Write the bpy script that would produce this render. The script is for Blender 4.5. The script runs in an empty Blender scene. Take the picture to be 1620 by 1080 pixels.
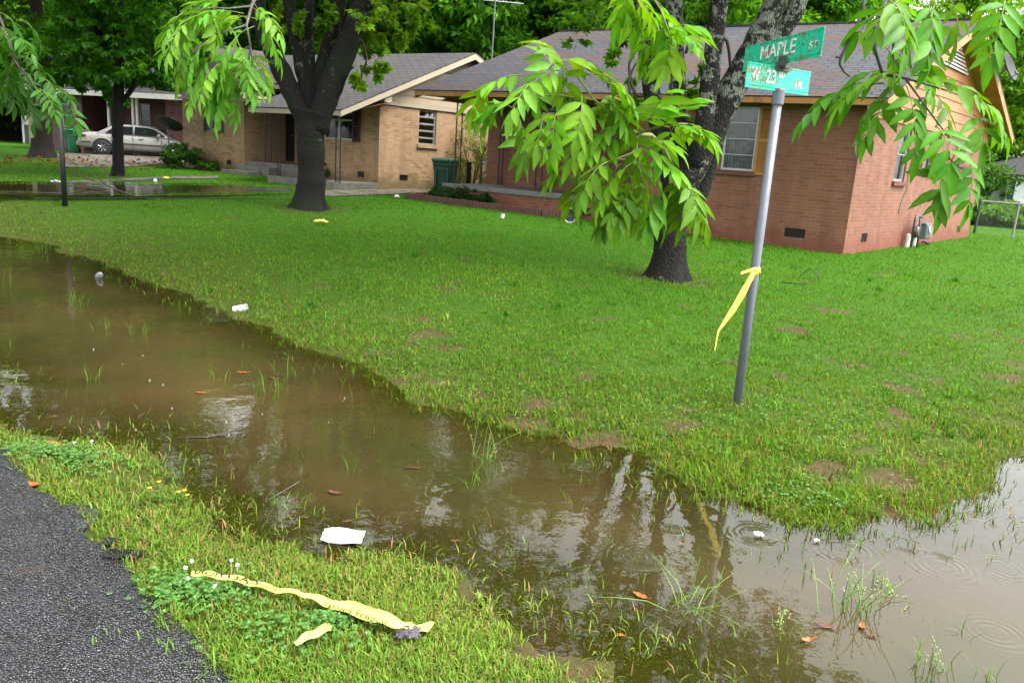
import bpy, bmesh, math, random
import numpy as np
from mathutils import Vector, Matrix
random.seed(7); rng = np.random.default_rng(11)
R = math.radians
scene = bpy.context.scene
COL = scene.collection

# ------------------------------------------------------------------ camera
F = 1260.0; EYE = 1.65
_th = math.atan(F / math.hypot(360, 5420)); _rho = math.atan2(360, 5420)
FWD = np.array([0, math.cos(_th), -math.sin(_th)]); _u0 = np.cross(np.array([1., 0, 0]), FWD)
CR = math.cos(_rho) * np.array([1., 0, 0]) + math.sin(_rho) * _u0
CU = -math.sin(_rho) * np.array([1., 0, 0]) + math.cos(_rho) * _u0
CP = np.array([0, 0, EYE])

def ray(px, py): return (px - 810) / F * CR - (py - 540) / F * CU + FWD
def G(px, py, z=0.0):
    d = ray(px, py); return CP + (z - EYE) / d[2] * d
def at(px, py, Y):
    d = ray(px, py); return CP + Y / d[1] * d
def onplane(px, py, P, t):
    P = np.array(P[:2], float); t = np.array(t[:2], float)
    n = np.array([-t[1], t[0]]); d = ray(px, py); k = (P @ n) / (d[:2] @ n); return CP + k * d
def zat(px, py, xy):
    d = ray(px, py); k = math.hypot(xy[0], xy[1]) / math.hypot(d[0], d[1]); return (CP + k * d)[2]
def hd(px, py):
    d = ray(px, py)[:2]; return d / np.hypot(*d)

cam = bpy.data.cameras.new('camera'); camo = bpy.data.objects.new('camera', cam); COL.objects.link(camo)
cam.sensor_width = 36; cam.sensor_fit = 'HORIZONTAL'; cam.lens = 36 * F / 1620; cam.clip_end = 3000; cam.clip_start = .05
camo.matrix_world = Matrix(((CR[0], CU[0], -FWD[0], 0), (CR[1], CU[1], -FWD[1], 0), (CR[2], CU[2], -FWD[2], EYE), (0, 0, 0, 1)))
scene.camera = camo

# ------------------------------------------------------------------ terrain
def vnoise(x, y, s=1.0, seed=0):
    x = np.asarray(x, float) / s + seed * 17.3; y = np.asarray(y, float) / s - seed * 9.1
    xi = np.floor(x); yi = np.floor(y); fx = x - xi; fy = y - yi
    def h(a, b):
        v = np.sin(a * 127.1 + b * 311.7 + seed * 3.7) * 43758.5453; return v - np.floor(v)
    fx = fx * fx * (3 - 2 * fx); fy = fy * fy * (3 - 2 * fy)
    return (h(xi, yi) * (1 - fx) + h(xi + 1, yi) * fx) * (1 - fy) + (h(xi, yi + 1) * (1 - fx) + h(xi + 1, yi + 1) * fx) * fy
def fbm(x, y, s=1.0, seed=0):
    return (vnoise(x, y, s, seed) * .55 + vnoise(x, y, s * .47, seed + 5) * .3 + vnoise(x, y, s * .21, seed + 9) * .15)
def inside(x, y, poly):
    x = np.asarray(x, float); y = np.asarray(y, float); c = np.zeros(x.shape, bool); n = len(poly)
    for i in range(n):
        (x0, y0), (x1, y1) = poly[i], poly[(i + 1) % n]
        if y0 == y1: continue
        m = ((y0 > y) != (y1 > y)) & (x < (x1 - x0) * (y - y0) / (y1 - y0) + x0); c ^= m
    return c
def sdist(x, y, poly):
    x = np.asarray(x, float); y = np.asarray(y, float); d = np.full(x.shape, 1e9); n = len(poly)
    for i in range(n):
        (x0, y0), (x1, y1) = poly[i], poly[(i + 1) % n]
        ex, ey = x1 - x0, y1 - y0; L = ex * ex + ey * ey + 1e-12
        t = np.clip(((x - x0) * ex + (y - y0) * ey) / L, 0, 1)
        d = np.minimum(d, np.hypot(x - x0 - t * ex, y - y0 - t * ey))
    return np.where(inside(x, y, poly), -d, d)

_up = [(0, 368), (60, 380), (130, 402), (200, 430), (270, 458), (330, 484), (365, 503), (410, 518), (480, 545), (540, 570), (600, 602), (680, 632), (760, 657), (830, 682), (900, 702), (1000, 728), (1080, 757), (1140, 782), (1200, 802), (1260, 822), (1330, 832), (1420, 820), (1500, 786), (1555, 752), (1620, 722)]
_lo = [(1010, 1080), (930, 1030), (850, 990), (800, 955), (740, 935), (690, 905), (640, 905), (560, 893), (480, 885), (400, 880), (340, 872), (290, 835), (240, 795), (205, 755), (190, 712), (140, 700), (70, 698), (0, 688)]
W2 = lambda p, z=0.: tuple(G(p[0], p[1], z)[:2])
_l0 = np.array(W2(_lo[-1]))
WATER = [(-42, 42), (-24, 26.5), (-14, 17.6)] + [W2(p) for p in _up] + [(5.2, 6.4), (9, 9.2), (22, 17), (40, 28), (44, -2), (8, -8), (2.2, -1.5), (1.0, 1.3)] + [W2(p) for p in _lo] + [tuple(_l0 + np.array([-.73, .68]) * k) for k in (2, 6, 14, 30, 52)]
PZ = .42
PUDDLE = [W2(p, PZ) for p in [(-260, 287), (-90, 289), (0, 290.5), (60, 290), (120, 291), (190, 290.5), (250, 292), (330, 292.5), (400, 294), (450, 296), (478, 299), (470, 303), (400, 305), (330, 306), (250, 307), (170, 306), (100, 305), (50, 304), (0, 304), (-90, 303), (-260, 300)]]

def shore(x, y):
    return sdist(x, y, WATER) + (.36 * (fbm(x, y, .62, 3) - .5) + .24 * (fbm(x, y, .2, 13) - .5)) * np.clip(2 - np.hypot(x, y) / 14, .3, 1.3)

def terr(x, y):
    x = np.asarray(x, float); y = np.asarray(y, float)
    x, y = np.broadcast_arrays(x, y)
    d = shore(x, y)
    lawn = (.67 * x + .74 * y) > 2.75
    dp = np.maximum(d, 0)
    a = .30 + .34 / (1 + np.exp((x - .5) / 2.2))
    zl = .012 * (1 - np.exp(-dp / .3)) + a * (1 - np.exp(-dp / 8.0)) + .10 * np.clip((y - 25) / 14, 0, 1) * (1 / (1 + np.exp((x + 3) / 3.))) + .02 * (fbm(x, y, 1.3, 1) - .5) * np.clip(dp, 0, 1)
    zr = .075 * (1 - np.exp(-dp / .28))
    zo = np.where(lawn, zl, zr)
    di = np.maximum(-d, 0); zi = np.where(lawn, -.26 * (1 - np.exp(-(di / 1.0) ** 1.55)), -.26 * (1 - np.exp(-(di / 1.05) ** 1.9)))
    z = np.where(d > 0, zo, zi)
    dq = sdist(x, y, PUDDLE); w = np.exp(-np.maximum(dq, 0) / 1.0)
    z = np.where(lawn, z * (1 - w) + w * (PZ + np.where(dq > 0, .012, -.05 * (1 - np.exp(np.minimum(dq, 0) / .4)))), z)
    return z
def tz(x, y): return float(terr(np.array([x]), np.array([y]))[0])
def GT(px, py):
    z = .2
    for _ in range(13):
        p = G(px, py, z); z = .5 * z + .5 * tz(p[0], p[1])
    return np.array([p[0], p[1], tz(p[0], p[1])])

def GTv(pxs, pys):
    d = np.array([ray(a, b) for a, b in zip(pxs, pys)]); z = np.full(len(d), .2)
    for _ in range(14):
        t = (z - EYE) / d[:, 2]; x = t * d[:, 0]; y = t * d[:, 1]; z = .5 * z + .5 * terr(x, y)
    return np.stack([x, y, terr(x, y)], 1)

# ------------------------------------------------------------------ nodes / materials
class N:
    def __init__(s, name):
        s.m = bpy.data.materials.new(name); s.m.use_nodes = True; s.t = s.m.node_tree; s.t.nodes.clear()
        s.out = s.t.nodes.new('ShaderNodeOutputMaterial')
    def n(s, ty, ins=None, **kw):
        nd = s.t.nodes.new('ShaderNode' + ty)
        for k, v in kw.items(): setattr(nd, k, v)
        for k, v in (ins or {}).items(): s.set(nd, k, v)
        return nd
    def set(s, nd, k, v):
        sk = nd.inputs[k]
        if hasattr(v, 'links') or isinstance(v, bpy.types.NodeSocket): s.t.links.new(v, sk)
        elif isinstance(v, (tuple, list)):
            sk.default_value = tuple(v) + ((1.,) if len(v) == 3 and len(sk.default_value) == 4 else ())
        else: sk.default_value = v
    def math(s, op, a, b=0., c=None, clamp=False):
        nd = s.n('Math', {0: a, 1: b}, operation=op, use_clamp=clamp)
        if c is not None: s.set(nd, 2, c)
        return nd.outputs[0]
    def noise(s, vec=None, scale=5., detail=3., rough=.55, dist=0.):
        nd = s.n('TexNoise', {'Scale': scale, 'Detail': detail, 'Roughness': rough, 'Distortion': dist})
        if vec is not None: s.set(nd, 'Vector', vec)
        return nd.outputs['Fac']
    def ramp(s, fac, stops):
        nd = s.n('ValToRGB', {0: fac}); e = nd.color_ramp.elements
        while len(e) < len(stops): e.new(.5)
        for el, (p, c) in zip(e, stops):
            el.position = p; el.color = (c, c, c, 1) if not isinstance(c, tuple) else tuple(c) + (1,)
        return nd.outputs[0]
    def mix(s, fac, a, b, mode='MIX'):
        nd = s.n('Mix', data_type='RGBA', blend_type=mode)
        s.set(nd, 0, fac); s.set(nd, 6, a); s.set(nd, 7, b); return nd.outputs[2]
    def coord(s, what='Object'): return s.n('TexCoord').outputs[what]
    def pos(s): return s.n('NewGeometry').outputs['Position']
    def mapping(s, vec, sc=(1, 1, 1), rot=(0, 0, 0)): return s.n('Mapping', {'Vector': vec, 'Scale': sc, 'Rotation': rot}).outputs[0]
    def attr(s, name, out='Color'): return s.n('Attribute', attribute_name=name).outputs[out]
    def bump(s, h, strength=.3, dist=.01): return s.n('Bump', {'Height': h, 'Strength': strength, 'Distance': dist}).outputs[0]
    def bsdf(s, col, rough=.6, normal=None, **kw):
        nd = s.n('BsdfPrincipled', {'Base Color': col, 'Roughness': rough})
        for k, v in kw.items(): s.set(nd, k.replace('_', ' '), v)
        if normal is not None: s.set(nd, 'Normal', normal)
        return nd.outputs[0]
    def done(s, sh): s.t.links.new(sh, s.out.inputs[0]); return s.m

def plain(name, col, rough=.5, var=.25, scale=6., bump=.15, metal=0., bdist=.004, dirt=None, dscale=2.5, damt=.6):
    m = N(name); p = m.coord('Object'); f = m.noise(p, scale, 4)
    c = m.mix(f, tuple(x * (1 - var) for x in col), tuple(min(1, x * (1 + var)) for x in col))
    if dirt:
        d = m.ramp(m.noise(p, dscale, 6, .65), [(.48, 0.), (.66, damt)]); c = m.mix(d, c, dirt)
    r = m.ramp(m.noise(p, scale * 2.3, 3), [(.3, max(0, rough - .1)), (.7, min(1, rough + .1))])
    return m.done(m.bsdf(c, r, m.bump(m.noise(p, scale * 6, 4), bump, bdist), Metallic=metal))

def brick_mat(name, c1, c2, mortar, stain=None, stain_h=.9, accent=None):
    m = N(name); uv = m.n('UVMap').outputs[0]; pos = m.pos()
    b = m.n('TexBrick', {'Vector': uv, 'Color1': c1, 'Color2': c2, 'Mortar': mortar, 'Scale': 1., 'Mortar Size': .0055, 'Mortar Smooth': .3, 'Bias': -.1, 'Brick Width': .205, 'Row Height': .068}, offset=.5)
    b2 = m.n('TexBrick', {'Vector': uv, 'Color1': (0, 0, 0), 'Color2': (1, 1, 1), 'Mortar': (.3, .3, .3), 'Scale': 1., 'Mortar Size': .0055, 'Bias': -.0, 'Brick Width': .205, 'Row Height': .068}, offset=.5)
    c = b.outputs['Color']
    f = m.noise(pos, 1.1, 5, .6)
    c = m.mix(m.ramp(f, [(.3, .35), (.7, 0.)]), c, tuple(x * .5 for x in c1), 'MIX')
    c = m.mix(m.ramp(m.noise(pos, 25., 3), [(.35, .3), (.65, 0.)]), c, tuple(x * .6 for x in c1))
    if accent:
        a = m.math('MULTIPLY', m.ramp(b2.outputs['Color'], [(.78, 0.), (.86, .8)]), m.ramp(m.noise(pos, .7, 2), [(.42, .1), (.55, 1.)]))
        a = m.math('MULTIPLY', a, m.math('SUBTRACT', 1., b.outputs['Fac'])); c = m.mix(a, c, accent)
    if stain:
        z = m.n('SeparateXYZ', {0: pos}).outputs[2]
        h = m.math('ADD', z, m.math('MULTIPLY', m.math('SUBTRACT', m.noise(pos, 2.2, 5, .65), .5), 1.3))
        c = m.mix(m.ramp(h, [(stain_h * .55, .75), (stain_h, 0.)]), c, stain)
    c = m.mix(m.ramp(m.noise(m.mapping(pos, (2.6, 2.6, .35)), 1., 5, .6), [(.5, 0.), (.7, .5)]), c, tuple(x * .38 for x in c1))
    hgt = m.math('SUBTRACT', m.math('MULTIPLY', m.noise(pos, 60, 3), .25), b.outputs['Fac'])
    return m.done(m.bsdf(c, m.ramp(m.noise(pos, 3, 2), [(.3, .55), (.7, .8)]), m.bump(hgt, .5, .006)))

def roof_mat(name, c1, c2, patch=None, lo=.53, hi=.6, moss=None):
    m = N(name); uv = m.n('UVMap').outputs[0]; pos = m.pos()
    b = m.n('TexBrick', {'Vector': uv, 'Color1': c1, 'Color2': c2, 'Mortar': tuple(x * .12 for x in c1), 'Scale': 1., 'Mortar Size': .017, 'Mortar Smooth': .3, 'Bias': 0., 'Brick Width': .33, 'Row Height': .165}, offset=.37)  # near-black joints also paint the shadow lines between shingle rows
    c = b.outputs['Color']
    c = m.mix(m.ramp(m.noise(pos, .8, 5, .6), [(.3, .45), (.7, 0.)]), c, tuple(x * .45 for x in c1))
    c = m.mix(m.ramp(m.noise(pos, 90, 2), [(.4, .35), (.6, 0.)]), c, tuple(x * .4 for x in c1))
    rough = .62
    if patch:
        u = m.mapping(uv, (.75, 3.2, 1)); big = m.noise(m.mapping(uv, (.16, .3, 1)), 1., 2)
        pf = m.ramp(m.math('ADD', m.noise(u, 1.3, 7, .7), m.math('MULTIPLY', m.math('SUBTRACT', big, .5), .55)), [(lo, 0.), (hi, .85)])
        pc = m.mix(m.noise(uv, 9, 4), tuple(x * .5 for x in patch), tuple(x * 1.3 for x in patch)); c = m.mix(pf, c, pc)
    if moss:
        mf = m.ramp(m.noise(m.mapping(uv, (2, 5, 1)), 1.6, 7, .75), [(.6, 0.), (.66, .9)]); c = m.mix(mf, c, moss)
    hgt = m.math('SUBTRACT', m.math('MULTIPLY', m.noise(pos, 40, 3), .3), b.outputs['Fac'])
    return m.done(m.bsdf(c, rough, m.bump(hgt, .9, .02), Specular_IOR_Level=.22))

def leaf_mat(name, tint, trans=.35, rough=.38, spec=.5):
    m = N(name); a = m.attr('Col'); p = m.pos()
    c = m.mix(1., a, tint, 'MULTIPLY')
    c = m.mix(m.ramp(m.noise(p, 30, 2), [(.3, .22), (.7, 0.)]), c, (.012, .03, .006))
    d = m.bsdf(c, rough, Specular_IOR_Level=spec)
    tc = m.mix(1., c, (1.5, 1.35, .55), 'MULTIPLY')
    t = m.n('BsdfTranslucent', {0: tc}).outputs[0]
    return m.done(m.n('MixShader', {0: trans, 1: d, 2: t}).outputs[0])

def bark_mat(name, base, lichen=None, lo=.55, hi=.6, moss=None):
    m = N(name); p = m.pos()
    q = m.mapping(p, (1, 1, .28))
    f = m.noise(q, 26, 6, .65, .4)
    c = m.mix(f, tuple(x * .45 for x in base), tuple(x * 1.7 for x in base))
    if moss: c = m.mix(m.ramp(m.noise(p, 1.7, 4), [(.5, 0.), (.62, .75)]), c, moss)
    if lichen:
        lf = m.math('ADD', m.noise(p, 8.5, 8, .72), m.math('MULTIPLY', m.math('SUBTRACT', m.noise(p, 1.4, 2), .5), .45))
        zz = m.n('SeparateXYZ', {0: p}).outputs[2]
        lf = m.math('ADD', lf, m.math('MULTIPLY', m.math('SUBTRACT', m.math('MINIMUM', zz, 3.2), 2.4), .07))
        lc = m.mix(m.noise(p, 24, 4), tuple(x * .6 for x in lichen), tuple(x * 1.35 for x in lichen))
        c = m.mix(m.ramp(lf, [(lo, 0.), (hi, .9)]), c, lc)
    v = m.n('TexVoronoi', {'Vector': m.mapping(p, (1, 1, .35)), 'Scale': 34.}, feature='DISTANCE_TO_EDGE').outputs[0]
    h = m.math('ADD', m.math('MULTIPLY', m.ramp(v, [(0., 0.), (.25, 1.)]), .6), f)
    return m.done(m.bsdf(c, .75, m.bump(h, 1., .03), Specular_IOR_Level=.25))

M = {}
M['brick_red'] = brick_mat('red brick', (.27, .108, .06), (.20, .068, .038), (.26, .165, .12), stain=(.17, .04, .022), stain_h=.62, accent=(.2, .05, .032))
M['brick_tan'] = brick_mat('tan brick', (.43, .27, .14), (.32, .185, .09), (.40, .31, .2), stain=(.1, .085, .025), stain_h=1.05, accent=(.25, .12, .055))
M['brick_dark'] = brick_mat('dark red brick', (.13, .03, .028), (.085, .02, .02), (.36, .3, .28))
M['brick_border'] = brick_mat('brick border', (.2, .06, .04), (.13, .035, .025), (.1, .05, .04))
M['roof_a'] = roof_mat('weathered shingles', (.074, .075, .086), (.047, .048, .056), patch=(.085, .045, .033), lo=.515, hi=.55, moss=(.05, .042, .025))
M['roof_b'] = roof_mat('grey shingles', (.098, .088, .088), (.072, .066, .068))
M['roof_c'] = roof_mat('dark shingles', (.062, .058, .062), (.045, .043, .047))
M['siding_cream'] = plain('cream siding', (.36, .285, .19), .5, .08, 3., .05, dirt=(.3, .25, .17), damt=.4)
M['siding_orange'] = plain('orange siding', (.42, .18, .062), .5, .12, 3., .05, dirt=(.3, .13, .05), damt=.5)
M['trim_orange'] = plain('ochre painted trim', (.44, .2, .055), .5, .2, 4., .08, dirt=(.18, .075, .03), dscale=3.5, damt=.7)
M['soffit'] = plain('brown soffit', (.2, .075, .025), .6, .2, 3., .05)
M['trim_white'] = plain('white trim', (.72, .7, .66), .45, .06, 4., .05, dirt=(.45, .42, .36), damt=.35)
M['trim_cream'] = plain('cream trim', (.37, .32, .235), .5, .08, 4., .05, dirt=(.33, .29, .2), damt=.5)
M['aluminium'] = plain('aluminium frame', (.42, .43, .43), .35, .15, 9., .05, metal=.6)
M['shutter_dark'] = plain('dark maroon shutter', (.03, .012, .014), .5, .2, 5., .1)
M['shutter_ochre'] = plain('ochre shutter', (.36, .17, .035), .5, .15, 5., .1, dirt=(.2, .09, .03))
M['black_iron'] = plain('black painted iron', (.012, .012, .013), .4, .3, 9., .1)
M['black_vent'] = plain('vent grille', (.018, .018, .018), .6, .3, 9., .2)
M['grey_vent'] = plain('pale vent grille', (.4, .4, .39), .5, .2, 9., .1)
M['shade_inside'] = plain('painted interior shade', (.014, .012, .01), .9, .2, 3., 0.)  # near-black colour stands in for the shade inside rooms and carport
M['concrete'] = plain('weathered concrete', (.18, .175, .165), .7, .25, 5., .4, dirt=(.1, .095, .08), dscale=3., damt=.8)
M['concrete_dark'] = plain('wet concrete', (.14, .13, .115), .45, .3, 5., .4, dirt=(.05, .048, .035), dscale=3., damt=.7)
M['curtain'] = plain('lace curtain', (.33, .36, .38), .9, .25, 12., .2, dirt=(.12, .13, .15), dscale=9., damt=.7)
M['door_dark'] = plain('dark door', (.02, .014, .014), .4, .2, 5., .1)
M['steel'] = plain('galvanised steel', (.13, .142, .165), .45, .16, 9., .12, metal=.25, dirt=(.085, .092, .105), dscale=7., damt=.5)
M['dark_steel'] = plain('dark weathered steel', (.07, .07, .068), .5, .3, 12., .3, metal=.4, dirt=(.15, .14, .12), dscale=14.)
M['black_post'] = plain('black post', (.008, .008, .009), .5, .3, 7., .2)
M['bin_dark'] = plain('dark green plastic', (.004, .045, .028), .42, .15, 5., .06, dirt=(.03, .06, .045), damt=.3)
M['bin_lid'] = plain('green plastic lid', (.008, .12, .068), .4, .12, 5., .06)
M['bin_bright'] = plain('bright green plastic', (.008, .12, .045), .4, .15, 5., .06, dirt=(.02, .1, .05), damt=.4)
M['rubber'] = plain('rubber', (.015, .015, .016), .7, .2, 9., .2)
M['chrome'] = plain('bright metal', (.55, .55, .55), .25, .1, 9., .02, metal=.9)
M['grey_plastic'] = plain('grey plastic', (.13, .14, .135), .5, .15, 9., .1)
M['dish'] = plain('charcoal dish', (.02, .022, .025), .6, .2, 8., .06)
M['white_plastic'] = plain('white plastic', (.78, .78, .76), .4, .05, 9., .1, dirt=(.5, .47, .4), dscale=9., damt=.4)
M['foam'] = plain('white foam', (.7, .7, .67), .6, .04, 30., .3, dirt=(.5, .46, .38), dscale=12., damt=.3)
M['paper'] = plain('soiled white card', (.62, .61, .58), .6, .1, 9., .15, dirt=(.26, .19, .12), dscale=30., damt=.8)
M['tape'] = plain('yellow tape', (.82, .66, .11), .35, .1, 5., .25, dirt=(.6, .42, .08), dscale=15., damt=.5)
M['tape_pale'] = plain('pale yellow tape', (.78, .64, .13), .38, .1, 5., .3, dirt=(.62, .5, .17), dscale=12., damt=.4)
M['ink'] = plain('black ink', (.02, .018, .01), .6, .2, 20., 0.)
M['blackbag'] = plain('black wet plastic', (.005, .005, .006), .14, .3, 20., .8, bdist=.02)
M['darkrag'] = plain('dark grey plastic scrap', (.11, .10, .115), .25, .5, 30., .8, bdist=.02)
M['deadleaf_o'] = plain('orange dead leaf', (.40, .11, .028), .42, .35, 30., .3, dirt=(.13, .04, .02), dscale=26., damt=.7)
M['deadleaf_b'] = plain('brown dead leaf', (.13, .042, .025), .42, .4, 30., .3, dirt=(.04, .02, .012), dscale=26.)
M['stick'] = plain('wet stick', (.045, .028, .018), .5, .4, 30., .5)
M['bare_twig'] = plain('dark twig', (.05, .043, .038), .6, .4, 40., .5, dirt=(.16, .17, .14), dscale=14., damt=.6)
M['green_twig'] = plain('green twig', (.15, .17, .035), .5, .2, 20., .1)
M['yellow'] = plain('yellow plastic', (.75, .48, .02), .4, .1, 9., .05)
M['red'] = plain('red plastic', (.5, .02, .015), .4, .1, 9., .05)
M['blue'] = plain('blue plastic', (.02, .14, .45), .4, .1, 9., .05)
M['lime'] = plain('lime plastic', (.15, .45, .06), .4, .1, 9., .05)
M['flower_y'] = plain('yellow petals', (.85, .68, .03), .5, .1, 30., .05)
M['flower_w'] = plain('white petals', (.75, .72, .7), .6, .1, 30., .1)
M['car_paint'] = plain('champagne car paint', (.29, .285, .265), .3, .02, 2., .0, metal=.15)
M['car_black'] = plain('black car trim', (.012, .012, .013), .35, .2, 5., .05)
M['tail'] = plain('red lamp lens', (.3, .012, .012), .15, .3, 8., .05)
M['rust_wire'] = plain('galvanised wire', (.33, .33, .32), .45, .2, 20., .05, metal=.5)
M['white_wall'] = plain('white painted wall', (.72, .74, .78), .6, .05, 2., .05)
M['tan_wall'] = plain('tan wall', (.27, .21, .15), .7, .1, 2., .1)
M['navy'] = plain('navy shutter', (.015, .02, .06), .5, .2, 4., .05)
M['bark_a'] = bark_mat('lichened bark', (.012, .010, .0085), (.21, .235, .185), .545, .575, moss=(.012, .02, .006))
M['bark_b'] = bark_mat('dark bark', (.0125, .0105, .0085), (.13, .15, .12), .645, .665, moss=(.010, .022, .004))
M['bark_c'] = bark_mat('plain bark', (.005, .0045, .004))
M['bark_d'] = bark_mat('grey brown bark', (.022, .017, .014))
M['leaf_near'] = leaf_mat('pecan leaf', (1, 1, 1), .38, .42, .22)
M['leaf_mid'] = leaf_mat('tree leaf', (1, 1, 1), .38, .5, .15)
M['leaf_far'] = leaf_mat('distant leaf', (1, 1, 1), .38, .55, .12)
M['grass'] = leaf_mat('grass blade', (1, 1, 1), .34, .6, .03)

def glass_mat(name, tint=(.6, .62, .62), refl=1.0):
    m = N(name); fr = m.n('LayerWeight', {0: .3}).outputs['Facing']
    g = m.n('BsdfGlossy', {'Color': (.9, .92, .95), 'Roughness': .03, 'Normal': m.bump(m.noise(m.pos(), 1.6, 2), .05, .05)}).outputs[0]
    t = m.n('BsdfTransparent', {0: tint}).outputs[0]
    return m.done(m.n('MixShader', {0: m.math('ADD', m.math('MULTIPLY', fr, .3), .09 * refl), 1: t, 2: g}).outputs[0])
M['glass'] = glass_mat('window glass')
M['car_glass'] = plain('tinted car glass', (.008, .01, .012), .06, .1, 2., 0.)

# ------------------------------------------------------------------ mesh builder
def tag(o, label=None, cat=None, group=None, kind=None):
    if label: o['label'] = label
    if cat: o['category'] = cat
    if group: o['group'] = group
    if kind: o['kind'] = kind
    return o
def empty(name, loc, label, cat, group=None, rz=0.):
    o = bpy.data.objects.new(name, None); COL.objects.link(o); o.location = tuple(float(v) for v in loc); o.rotation_euler = (0, 0, rz); o.empty_display_size = .2
    return tag(o, label, cat, group)
def world_loc(o):
    v = Vector((0, 0, 0)); 
    while o is not None: v = v + o.location; o = o.parent
    return np.array(v)
class MB:
    """collects faces; coordinates are world unless built with local=True"""
    def __init__(s): s.v = []; s.f = []
    def add(s, vs, fs):
        b = len(s.v); s.v += [tuple(float(c) for c in p) for p in vs]; s.f += [tuple(b + i for i in f) for f in fs]; return s
    def quad(s, a, b, c, d): return s.add([a, b, c, d], [(0, 1, 2, 3)])
    def box(s, o, a, b, c):
        o, a, b, c = (np.array(k, float) for k in (o, a, b, c))
        P = [o, o + a, o + a + b, o + b, o + c, o + a + c, o + a + b + c, o + b + c]
        f = [(0, 3, 2, 1), (4, 5, 6, 7), (0, 1, 5, 4), (1, 2, 6, 5), (2, 3, 7, 6), (3, 0, 4, 7)]
        if np.dot(np.cross(a, b), c) < 0: f = [k[::-1] for k in f]
        return s.add(P, f)
    def bb(s, x0, y0, z0, x1, y1, z1): return s.box((x0, y0, z0), (x1 - x0, 0, 0), (0, y1 - y0, 0), (0, 0, z1 - z0))
    def prism(s, pts, off):
        n = len(pts); off = np.array(off, float); P = [np.array(p, float) for p in pts]
        s.add(P + [p + off for p in P], [tuple(range(n))[::-1], tuple(range(n, 2 * n))] + [(i, (i + 1) % n, n + (i + 1) % n, n + i) for i in range(n)]); return s
    def tube(s, pts, rad, n=8, cap=True, wob=0., seed=0):
        pts = [np.array(p, float) for p in pts]; m = len(pts)
        if not hasattr(rad, '__len__'): rad = [rad] * m
        rr = random.Random(seed); up = None; rings = []
        for i in range(m):
            t = pts[min(i + 1, m - 1)] - pts[max(i - 1, 0)]; t /= np.linalg.norm(t) + 1e-9
            if up is None:
                up = np.array([1., 0, 0]) if abs(t[0]) < .8 else np.array([0, 1., 0])
            a = up - t * (up @ t); a /= np.linalg.norm(a); b = np.cross(t, a); up = a
            rings.append([pts[i] + rad[i] * (1 + (rr.random() - .5) * wob) * (math.cos(2 * math.pi * k / n) * a + math.sin(2 * math.pi * k / n) * b) for k in range(n)])
        vs = [p for r in rings for p in r]; fs = []
        for i in range(m - 1):
            for k in range(n):
                k2 = (k + 1) % n; fs.append((i * n + k, i * n + k2, (i + 1) * n + k2, (i + 1) * n + k))
        if cap: fs += [tuple(range(n))[::-1], tuple(range((m - 1) * n, m * n))]
        return s.add(vs, fs)
    def lathe(s, prof, n=16, o=(0, 0, 0), ax=(0, 0, 1), sx=1.):
        ax = np.array(ax, float); ax /= np.linalg.norm(ax); a = np.array([1., 0, 0]) if abs(ax[0]) < .8 else np.array([0, 1., 0]); a = a - ax * (a @ ax); a /= np.linalg.norm(a); b = np.cross(ax, a); o = np.array(o, float)
        vs = [o + ax * h + r * (math.cos(2 * math.pi * k / n) * a * sx + math.sin(2 * math.pi * k / n) * b) for (r, h) in prof for k in range(n)]
        fs = [(i * n + k, i * n + (k + 1) % n, (i + 1) * n + (k + 1) % n, (i + 1) * n + k) for i in range(len(prof) - 1) for k in range(n)]
        return s.add(vs, fs)
    def build(s, name, mat, parent=None, smooth=False, local=False, uv=False, bevel=0., origin=None):
        me = bpy.data.meshes.new(name); v = np.array(s.v, float).reshape(-1, 3)
        wv = v.copy()
        if parent is not None and not local: v = v - world_loc(parent)
        loc = None
        if parent is None and not local:
            loc = np.array([v[:, 0].mean(), v[:, 1].mean(), v[:, 2].min()]) if origin is None else np.array(origin, float); v = v - loc
        me.from_pydata(v.tolist(), [], s.f)
        if uv:
            L = me.uv_layers.new(name='UVMap').data
            for p in me.polygons:
                n = p.normal
                if abs(n.z) < .25: t = Vector((-n.y, n.x, 0)); 
                elif math.hypot(n.x, n.y) > .05: t = Vector((-n.y, n.x, 0))
                else: t = Vector((1, 0, 0))
                t.normalize(); w = n.cross(t); w.normalize()
                if abs(n.z) < .25: w = Vector((0, 0, 1))
                for li in p.loop_indices:
                    q = Vector(wv[me.loops[li].vertex_index]); L[li].uv = (q.dot(t), q.dot(w))
        if smooth: me.polygons.foreach_set('use_smooth', [True] * len(me.polygons))
        me.materials.append(mat); me.update()
        o = bpy.data.objects.new(name, me); COL.objects.link(o)
        if parent is not None: o.parent = parent
        elif loc is not None: o.location = tuple(loc)
        if bevel:
            b = o.modifiers.new('bevel', 'BEVEL'); b.width = bevel; b.segments = 2; b.limit_method = 'ANGLE'
        return o
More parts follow.
